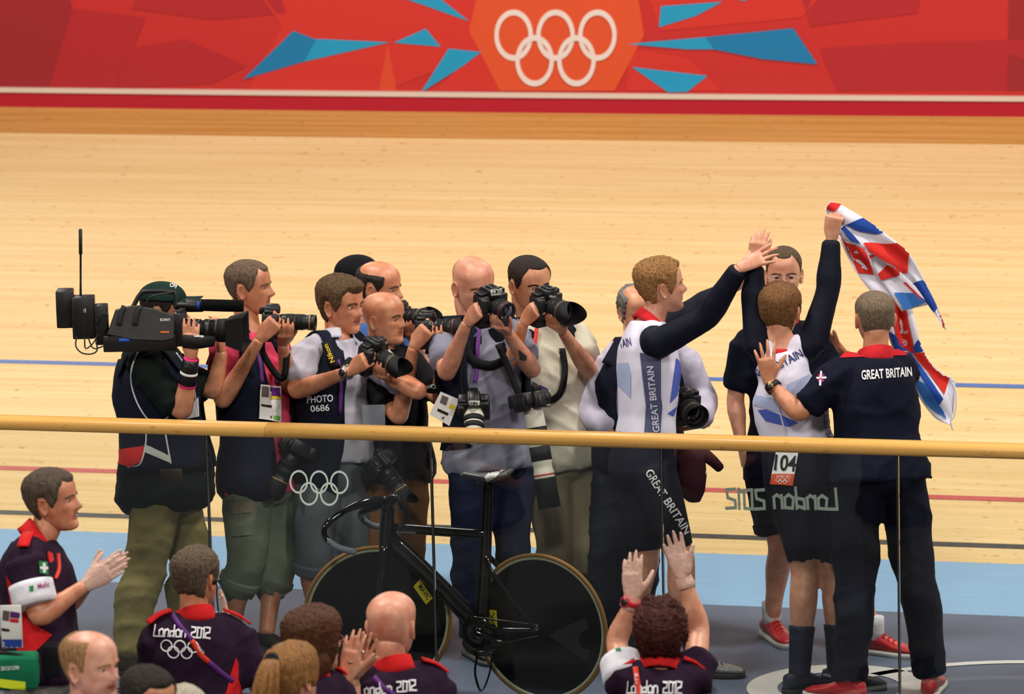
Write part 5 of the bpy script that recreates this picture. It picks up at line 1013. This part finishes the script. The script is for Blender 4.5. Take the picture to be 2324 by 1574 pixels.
for pts, m_ in (([(1904, 530), (1915, 548), (1960, 560), (1984, 622), (1948, 620)], frm), ([(2024, 665), (2056, 700), (2078, 800), (2064, 800), (2036, 780), (2026, 730)], frm), ([(2016, 750), (2030, 760), (2058, 795), (2040, 795), (2030, 790)], fbm), ([(2084, 770), (2100, 796), (2066, 800)], fbm), ([(2072, 802), (2100, 798), (2156, 852), (2142, 895), (2110, 850)], frm), ([(2056, 800), (2070, 802), (2140, 905), (2132, 918), (2100, 870)], fbm), ([(2064, 850), (2100, 870), (2140, 930), (2148, 952), (2100, 915)], flb)): poly('flag_print', pts, tb, m_, flag, .004)
for pts, m_ in (([(1968, 582), (1982, 576), (1986, 580), (1972, 590)], frm), ([(1992, 622), (2014, 600), (2040, 612), (2042, 624), (2000, 636)], frm), ([(2028, 664), (2078, 664), (2104, 684), (2052, 704)], flb), ([(2050, 640), (2056, 640), (2098, 682), (2094, 684)], frm)): poly('flag_print', pts, tc, m_, flag, .004)
for pts in ([(1920, 556), (1924, 558), (1940, 594), (1934, 590)], [(1940, 572), (1946, 566), (1952, 574)], [(1942, 586), (1954, 588), (1966, 600), (1972, 612), (1954, 606), (1960, 602), (1944, 594)]): poly('flag_letter', pts, tb, fwm, flag, .007)
for k in range(6):
    a_ = -1.2+k*.42; c_ = A([2046, 738]); r0, r1 = A([4, 7]), A([11, 16]); u_ = A([math.cos(a_), math.sin(a_)]); n_ = A([-u_[1], u_[0]]); p0, p1 = c_-A([6, 0])+u_*r0*.5, c_-A([6, 0])+u_*r1; poly('flag_emblem', [p0-n_*.8, p1-n_*2.2, p1+n_*2.2, p0+n_*.8], tb, fwm, flag, .007)
t_ = text2d('TEAM GB', .02); decal('flag_lettering', place2d(t_, (2065, 757), (-24/t_[2], 0), (0, -8)), t_[1], tb, fwm, flag, .007); rg = rings2d(.07, 14); decal('flag_rings', place2d(rg, (2046, 784), (4.6, 1), (0, -10)), rg[1], tb, fwm, flag, .007)
v, f = tube([at(x, y, D+.24) for x, y in ((2160, 868), (2168, 885), (2170, 915), (2165, 945), (2158, 955), (2162, 975))], .0035, 6, 5); mkobj('flag_cord', v, f, fwm, flag)
# a cloth lying on the floor behind the officials
V = []
for i, (x, y) in enumerate(((1380, 1545), (1440, 1535), (1500, 1545), (1560, 1550), (1610, 1556))):
    c = onz(x, y+10); a = np.linspace(0, math.pi, 9); V.append(c+np.outer(np.cos(a)*.10, FWDH)+np.outer(np.sin(a)*(.05+.02*math.sin(i*2.1)), ZV)+ZV*.003)
v, f = loft([np.concatenate([q, q[::-1]-ZV*.004]) for q in V]); ob = mkobj('folded_flag', v, f, [fwm, fbm, frm], None, mi=[(1, 0, 2, 0, 1)[(k//18) % 4+((k % 18) > 8)] for k in range(len(f))], org=onz(1500, 1556)); tag(ob, 'crumpled blue, white and red cloth on the floor at the cyclist\'s feet', 'cloth')
# ------------------------------------------------------------------ officials and spectators in front of the glass
pur = cloth('purple_polo', (40, 22, 42)); redu = cloth('uniform_red', (206, 34, 36)); lanp = MC['lanyard_purple']; lano = mat('lanyard_orange', (226, 64, 44), .6, .3); gtr = cloth('grey_uniform_trousers', (150, 146, 142))
def epaulette(p, n, k=.5, w=.045, L=.11):
    j = p.j; l = nrm(j['sh'+n]-j['neck']); up = nrm(np.cross(np.cross(l, ZV), l)); up = up if up[2] > 0 else -up
    c0, c1 = j['neck']*.52+j['sh'+n]*.48+up*.076, j['sh'+n]*1.0+up*.074+l*.02; v, f = ribbon([c0, (c0+c1)/2+up*.008, c1], np.cross(l, up), w, .004); e = mkobj('epaulette', v, f, redu, p.root)
    v, f = lathe(c0+l*.016+up*.005, up, [(0, .006), (.003, .006)], 10); mkobj('button', v, f, steel, e)
def uniform(p, sleeve=.72, lon=None, rings=None):
    p.top(pur, sleeve, -.08, .016, .024, .011); p.bottom(gtr, 1.97, .02, .006, .1, .03); p.collar(redu, .042, .075, 0, .016)
    for n in 'LR': epaulette(p, n); p.shoe(n, sand, black_sole)
    tr = bvh(p.topo)
    if lon:
        t = stroke2d('London 2012', .16); decal('back_lettering', fit_text(t, *lon), t[1], tr, white, p.root, .004, jit=True)
    if rings:
        rg = rings2d(.05, 28); v = place2d(rg, *rings)
        decal('back_rings', v, rg[1], tr, white, p.root, .004)
    return tr
def clap(p, a, b): return None
# --- medic clapping at the left
p = Person('smiling medic in purple and red uniform, white armband and gloves, clapping at the left edge', d=17.2, zf=FZ, skin=('ruddy', (218, 150, 114)), vox=.013, bw=1.1, bd=1.05, belly=.02)
p.set(hipR=(72, 1530, -.09), hipL=(98, 1520, .09), shR=(58, 1275, -.19), shL=(100, 1262, .15), elR=(88, 1402, -.24), wrR=(192, 1328, -.2), elL=(150, 1372, .1), wrL=(203, 1320, -.1), neck=(80, 1225, 0))
gl_ = dict(glove=True, curl=(.06, .1, .1), spread=.04)
p.body(dict(px=(116, 1136), face=(.97, .07, .26), brows=(110, 92, 76), smile=True, nose=1.1), dict(rgb=(104, 88, 72), t=.011, front=.185, temple=.195, nape=.045, rough=.3, burn=.095), {'R': H_(gl_, dir=dv(.86, .5, 0), palm=dv(.05, -.05, -1), thumb=(.55, .15, .1)), 'L': H_(gl_, dir=dv(.84, .56, 0), palm=dv(0, 0, 1), thumb=(.7, .1, .1))})
tr = uniform(p, .6); poly('side_panel', [(14, 1302), (30, 1330), (50, 1372), (70, 1410), (118, 1440), (60, 1500), (40, 1480)], tr, redu, p.root)
poly('first_aid_badge', [(88, 1272), (106, 1274), (108, 1304), (89, 1300)], tr, mat('aid_green', (34, 130, 70), .6, .2), p.root, .004)
for q in ([(95, 1276), (101, 1276), (102, 1300), (96, 1299)], [(90, 1285), (106, 1286), (106, 1292), (90, 1291)]): poly('badge_cross', q, tr, white, p.root, .006)
poly('emblem', [(106, 1250), (118, 1256), (121, 1272), (112, 1278), (106, 1264)], tr, redp, p.root, .004); p.strap('lanyard', [(132, 1255), (134, 1290), (126, 1312)], lano, .014, None, .006, tr)
a, b = p.j['shR'], p.j['elR']; v, f = tube([a*.62+b*.38, a*.22+b*.78], [.085, .086], 20, 4, cap=0.02); ab = mkobj('armband', v, f, cloth('armband_white', (226, 224, 232)), p.root); words('armband_print', 'Medic', (87, 1336), (112, 1330), 12, bvh(ab), mat('print_magenta', (150, 30, 90), .6, .2), ab); poly('armband_badge', [(66, 1330), (76, 1328), (77, 1341), (68, 1343)], bvh(ab), MC['aid_green'], ab, .004)
v, f = pbox(2, 1372, 50, 1470, p.d-.42, .003, .002); cd_ = mkobj('accreditation_card', v, f, MC['card_white'], None, org=at(26, 1470, p.d-.42)); tag(cd_, 'white accreditation card with blue foot hanging at the clapping medic\'s hip', 'card'); cb = bvh(cd_)
for q, m_ in (([(7, 1384), (22, 1386), (20, 1408), (5, 1406)], MC['card_photo']), ([(24, 1386), (46, 1390), (44, 1402), (23, 1400)], MC['card_purple']), ([(23, 1402), (43, 1404), (42, 1412), (22, 1410)], redp), ([(4, 1424), (22, 1427), (21, 1432), (3, 1430)], ink), ([(2, 1450), (50, 1450), (50, 1470), (2, 1470)], bluep)): poly('card_print', q, cb, m_, cd_, .002)
words('card_print', '2', (5, 1465), (11, 1465), 10, cb, white, cd_, 0, 0, .004)
d = p.d-.40; v, f = pbox(-30, 1482, 88, 1560, d, .06, .02); bg = mkobj('first_aid_bag', v, f, cloth('bag_green', (20, 108, 74)), None, org=at(30, 1560, d)); tag(bg, 'green first aid waist bag with yellow reflective strip', 'bag')
v, f = tube([at(-20, 1478, d), at(40, 1486, d-.03), at(86, 1500, d)], .008, 8, 4); mkobj('zip', v, f, ink, bg); gb_ = bvh(bg); poly('reflective_strip', [(-10, 1538), (58, 1546), (58, 1564), (10, 1560), (-10, 1556)], gb_, mat('hi_vis', (220, 232, 40), .4, .4), bg, .003); words('bag_print', '2012/1590', (2, 1520), (44, 1518), 9, gb_, white, bg)
v, f = pbox(96, 1456, 142, 1534, p.d-.28, .05, .025); bg2 = mkobj('waist_pouch', v, f, cloth('pouch_black', (24, 24, 28)), None, org=at(118, 1534, p.d-.28)); tag(bg2, 'black zipped waist pouch beside the green first aid bag', 'pouch')
# --- official with an earpiece
p = Person('grey-haired official with earpiece and purple shirt lettered on the back, lanyard across his back', d=17.7, zf=FZ, skin=('ruddy', (218, 150, 114)), vox=.013, bw=1.12, bd=1.05)
p.set(hipL=(392, 1668, -.03), hipR=(490, 1668, .03), shL=(362, 1444, -.05), shR=(536, 1446, .06), elL=(344, 1560, .1), wrL=(440, 1480, .34), elR=(590, 1560, .06), wrR=(520, 1440, .32), neck=(443, 1400, 0))
p.body(dict(px=(444, 1312), face=(.5, .0, -.86), brows=(110, 92, 76)), dict(rgb=(118, 98, 78), t=.014, front=.185, temple=.195, nape=.035, rough=.4, burn=.09), {'L': H_(gl_, dir=dv(.5, .8, -.2), palm=dv(.9, -.3, 0)), 'R': H_(gl_, dir=dv(-.1, 1, 0), palm=dv(-.9, 0, .2))})
tr = uniform(p, .85, ((350, 1442), (478, 1448), 24), ((365, 1492), (27.4, 1.2), (0, -28)))
poly('side_panel', [(534, 1492), (541, 1505), (540, 1540), (552, 1574), (512, 1574), (522, 1530)], tr, redu, p.root); p.strap('lanyard', [(390, 1392), (408, 1420), (435, 1452)], lanp, .021, None, .008, tr); p.strap('lanyard', [(435, 1452), (455, 1484), (474, 1502)], lano, .021, None, .008, tr); p.strap('lanyard', [(474, 1502), (505, 1528), (530, 1546)], lanp, .021, None, .008, tr)
words('lanyard_print', 'Atos', (447, 1470), (458, 1482), 8, tr, white, p.root, 0, 0, .014)
ep = p.xf([(.085, .0, .118), (.088, .012, .095), (.08, .02, .06), (.07, .04, .0), (.06, .06, -.06)]); v, f = tube(ep, .003, 6, 5); mkobj('earpiece_cable', v, f, ink, p.root); v, f = lathe(p.xf([(.083, .002, .108)])[0], p.hx, [(-.004, .008), (.004, .009)], 10); mkobj('earpiece', v, f, ink, p.root)
# --- pale red-haired man
p = Person('pale man with receding ginger hair, out of focus at the bottom left', d=15.2, zf=FZ-.35, skin=('pale', (232, 176, 152)), vox=.015, bw=1.05)
p.set(hipR=(150, 1990, 0), hipL=(260, 1990, .05), shR=(110, 1670, -.08), shL=(290, 1665, .1), elR=(95, 1840, 0), wrR=(170, 1920, -.15), elL=(310, 1840, 0), wrL=(260, 1920, -.15), neck=(196, 1612, .01))
p.body(dict(px=(203, 1512), face=(.82, .02, .55), size=1.02, brows=(190, 140, 96)), dict(rgb=(196, 146, 96), t=.005, front=.225, temple=.228, nape=.04, bald=.22, side=.205, rough=.3, burn=.1), {'R': dict(dir=dv(.7, -.5, .3), palm=dv(0, -1, 0)), 'L': dict(dir=dv(-.7, -.5, .3), palm=dv(0, -1, 0))})
p.top(cloth('pale_lilac_shirt', (210, 200, 226)), .7, -.06, .016, .024, .006); p.bottom(navyt, 1.97, .02, .006, .1, .03); p.collar(MC['pale_lilac_shirt'], .05, .078, .3, .012)
for n in 'LR': p.shoe(n, sand, black_sole)
# --- dark-haired head at the bottom edge
p = Person('dark-haired person in white shirt, only hair and forehead above the bottom edge', d=15.0, zf=FZ-.45, skin=('tan', (216, 154, 118)), vox=.015)
p.set(hipR=(290, 2070, 0), hipL=(400, 2070, .05), shR=(260, 1740, -.05), shL=(425, 1735, .08), elR=(245, 1900, 0), wrR=(320, 1980, -.15), elL=(445, 1900, 0), wrL=(390, 1980, -.15), neck=(335, 1690, .01))
p.body(dict(px=(336, 1594), face=(.62, -.08, .78), brows=(50, 40, 34)), dict(rgb=(52, 42, 36), t=.010, front=.186, temple=.19, nape=.04, rough=.4, burn=.09), {'R': dict(dir=dv(.7, -.5, .3), palm=dv(0, -1, 0)), 'L': dict(dir=dv(-.7, -.5, .3), palm=dv(0, -1, 0))})
p.top(cloth('white_shirt', (226, 222, 216)), .7, -.06, .016, .024, .006); p.bottom(navyt, 1.97, .02, .006, .1, .03)
for n in 'LR': p.shoe(n, sand, black_sole)
# --- white-haired neighbour, just a pale top of head
p = Person('person with cream-white hair, only the crown showing beside the dark-haired head', d=15.4, zf=FZ-.45, skin=('pale', (232, 176, 152)), vox=.015)
p.set(hipR=(370, 2110, .0), hipL=(470, 2110, .05), shR=(335, 1790, .05), shL=(495, 1785, .1), elR=(325, 1950, .1), wrR=(380, 2030, -.05), elL=(510, 1950, .1), wrL=(460, 2030, -.05), neck=(415, 1735, .05))
p.body(dict(px=(414, 1634, .05), face=(.3, 0, -.9)), dict(rgb=(226, 214, 190), t=.008, front=.186, temple=.19, nape=.04, rough=.4, burn=.09), {'R': dict(dir=dv(.7, -.5, .3), palm=dv(0, -1, 0)), 'L': dict(dir=dv(-.7, -.5, .3), palm=dv(0, -1, 0))})
p.top(pur, .7, -.06, .016, .024, .006); p.bottom(navyt, 1.97, .02, .006, .1, .03)
for n in 'LR': p.shoe(n, sand, black_sole)
# --- woman with a ponytail
p = Person('woman with long streaked brown ponytail, seen from behind and out of focus', d=15.7, zf=FZ-.3, skin=('fair', (226, 168, 138)), vox=.015, bw=.92)
p.set(hipL=(610, 1960, 0), hipR=(705, 1960, .05), shL=(580, 1668, -.05), shR=(730, 1668, .07), elL=(570, 1820, .1), wrL=(630, 1880, .25), elR=(745, 1820, .1), wrR=(690, 1880, .25), neck=(655, 1622, .01))
hrw = dict(rgb=(176, 122, 66), ear=.1, t=.013, front=.18, temple=.175, nape=.035, burn=.075, rough=.3, freq=70, gloss=.45)
p.body(dict(px=(662, 1536), face=(.62, .08, -.78), size=.98), hrw, {'L': dict(dir=dv(.3, .6, -.4), palm=dv(1, 0, 0)), 'R': dict(dir=dv(-.3, .6, -.4), palm=dv(-1, 0, 0))})
hm = p.hairo.data.materials[0]; root = p.xf([(0, -.098, .205)])[0]; 
mbp = MB()
for k in range(16):
    a_ = k*2.4; r_ = .006+.022*math.sqrt(k/16); o_ = R0*math.cos(a_)*r_+FWDH*math.sin(a_)*r_*.8; sp = 1.9
    q = proj(root); dd = depth(root); e = [at(q[0], q[1], dd)+o_*.5, at(q[0]-6, q[1]+8, dd-.05)+o_, at(q[0]-14, q[1]+50, dd-.07)+o_*1.4, at(q[0]-20, q[1]+110, dd-.06)+o_*1.5, at(q[0]-20, q[1]+200, dd-.05)+o_*.7]
    mbp.add(*tube(e, [.006, .011, .013, .012, .003], 7, 5))
pt = mbp.build('ponytail', hm, p.root); pt['kind'] = 'stuff'
v, f = lathe(root, nrm(root-p.xf([(0, 0, .15)])[0]), [(-.008, .022), (-.008, .03), (.01, .03), (.01, .022)], 16); mkobj('hair_tie', v, f, ink, p.root)
p.top(pur, .7, -.06, .014, .024, .006); p.bottom(gtr, 1.97, .02, .006, .1, .03); p.collar(redu, .03, .07)
for n in 'LR': p.shoe(n, sand, black_sole, None, .25)
# --- woman with a bob and glasses, clapping
p = Person('woman with brown bobbed hair and glasses clapping, rings on her fingers', d=16.4, zf=FZ, skin=('fair', (226, 168, 138)), vox=.014, bw=.95)
p.set(hipL=(660, 1830, 0), hipR=(740, 1825, .06), shL=(640, 1580, -.0), shR=(758, 1572, .1), elL=(690, 1700, .05), wrL=(786, 1540, .12), elR=(800, 1660, .2), wrR=(800, 1538, .2), neck=(698, 1530, 0.01))
p.body(dict(px=(710, 1456), face=(.8, .0, -.6), size=1.0), dict(rgb=(98, 56, 30), ear=.03, t=.022, front=.17, temple=.165, nape=.0, burn=.05, rough=.3, gloss=.4, side=.14), {'L': dict(dir=dv(.22, 1, -.1), palm=dv(.4, -.1, -.9), curl=(.05, .12, .1), spread=.1, thumb=(.7, .1, .1)), 'R': dict(dir=dv(.38, 1, .0), palm=dv(-.4, .1, .9), curl=(.05, .1, .1), spread=.16, thumb=(.6, .1, .1))})
mbh = MB(); mbh.add(*tube(p.xf([(-.082, .0, .06), (-.062, -.075, .04), (0, -.105, .03), (.062, -.075, .04), (.082, .0, .06)]), A([(.045, .018), (.05, .022), (.05, .024), (.05, .022), (.045, .018)]), 12, 4, ref=p.hu)); o = mbh.build('hair_ends', p.hairo.data.materials[0], p.root)
p.glasses(mat('pink_frame', (170, 110, 110), .4, .4)); uniform(p, .75)
gold_r = mat('ring_silver', (220, 210, 190), .2, .5, metal=1)
for x_, y_ in ((795, 1500), (824, 1478)): v, f = lathe(at(x_, y_, 16.5), dv(.2, 1, 0), [(-.003, .010), (-.003, .0115), (.003, .0115), (.003, .010)], 14, caps=False); mkobj('finger_ring', v, f, gold_r, p.root)
# --- bald official
p = Person('bald official in purple shirt with red collar and lanyard, seen from behind', d=16.7, zf=FZ, skin=('pink', (226, 164, 136)), vox=.013, bw=1.12, bd=1.1)
p.set(hipL=(838, 1800, 0), hipR=(945, 1798, .03), shL=(800, 1566, -.02), shR=(985, 1558, .05), elL=(785, 1710, .1), wrL=(860, 1640, .35), elR=(1010, 1700, .1), wrR=(930, 1630, .35), neck=(893, 1515, 0))
p.body(dict(px=(888, 1420), face=(.32, .0, -.95), size=1.08, wide=1.04), None, {'L': dict(dir=dv(.3, .6, -.4), palm=dv(1, 0, 0)), 'R': dict(dir=dv(-.3, .6, -.4), palm=dv(-1, 0, 0))})
tr = uniform(p, .85, ((818, 1578), (946, 1566), 24)); p.strap('lanyard', [(834, 1502), (848, 1535), (868, 1558), (890, 1574), (900, 1590)], lanp, .021, None, .008, tr)
# --- red-haired woman with both arms up
p = Person('woman with short dark red hair, gloved hands raised high, red watch, medic armband', d=16.8, zf=FZ, skin=('fair', (226, 168, 138)), vox=.013, bw=1.05, bd=1.05)
p.set(hipL=(1445, 1800, 0), hipR=(1550, 1800, 0), shL=(1425, 1556, 0), shR=(1570, 1550, 0), elL=(1398, 1456, .16), wrL=(1434, 1362, .12), elR=(1588, 1430, .16), wrR=(1552, 1312, .12), neck=(1497, 1515, 0))
gw = dict(glove=True, curl=(.08, .12, .1), spread=.06)
p.body(dict(px=(1497, 1442), face=(.05, .2, -1), size=1.0), dict(rgb=(82, 30, 22), ear=.1, t=.026, front=.17, temple=.17, nape=.03, burn=.07, rough=.55, freq=75, gloss=.4, side=.14), {'L': H_(gw, dir=dv(.02, 1, 0), palm=dv(.35, 0, -1), thumb=(.75, .2, .3)), 'R': H_(gw, dir=dv(-.28, 1, 0), palm=dv(.1, 0, 1), thumb=(.5, .1, .0), spread=.1)})
tr = uniform(p, {'L': .12, 'R': .42}, ((1424, 1572), (1548, 1572), 26)); p.strap('lanyard', [(1442, 1512), (1446, 1540), (1452, 1574), (1455, 1600)], lano, .021, None, .008, tr); words('lanyard_print', 'Atos', (1443, 1532), (1446, 1550), 8, tr, white, p.root, 0, 0, .014)
a, b = p.j['shL'], p.j['elL']; v, f = tube([a*.9+b*.1, a*.45+b*.55], [.088, .082], 20, 4, cap=.02); ab = mkobj('armband', v, f, MC['armband_white'], p.root); poly('armband_badge', [(1397, 1468), (1408, 1467), (1409, 1476), (1398, 1477)], bvh(ab), MC['aid_green'], ab, .004)
p.watch('L', mat('watch_red', (214, 34, 50), .4, .4), MC['watch_red'], .96, dv(-.7, 0, .7), .032)
for n in 'LR':
    a, b = p.j['el'+n], p.j['wr'+n]; ax = nrm(b-a); v, f = lathe(b-ax*.01, ax, [(-.02, .036), (-.018, .038), (.0, .033), (.02, .031)], 18, caps=False); mkobj('glove_cuff', v, f, MC['latex_glove'], p.root)
for o in bpy.data.objects:
    for k in ('_o', '_w'):
        if k in o: del o[k]
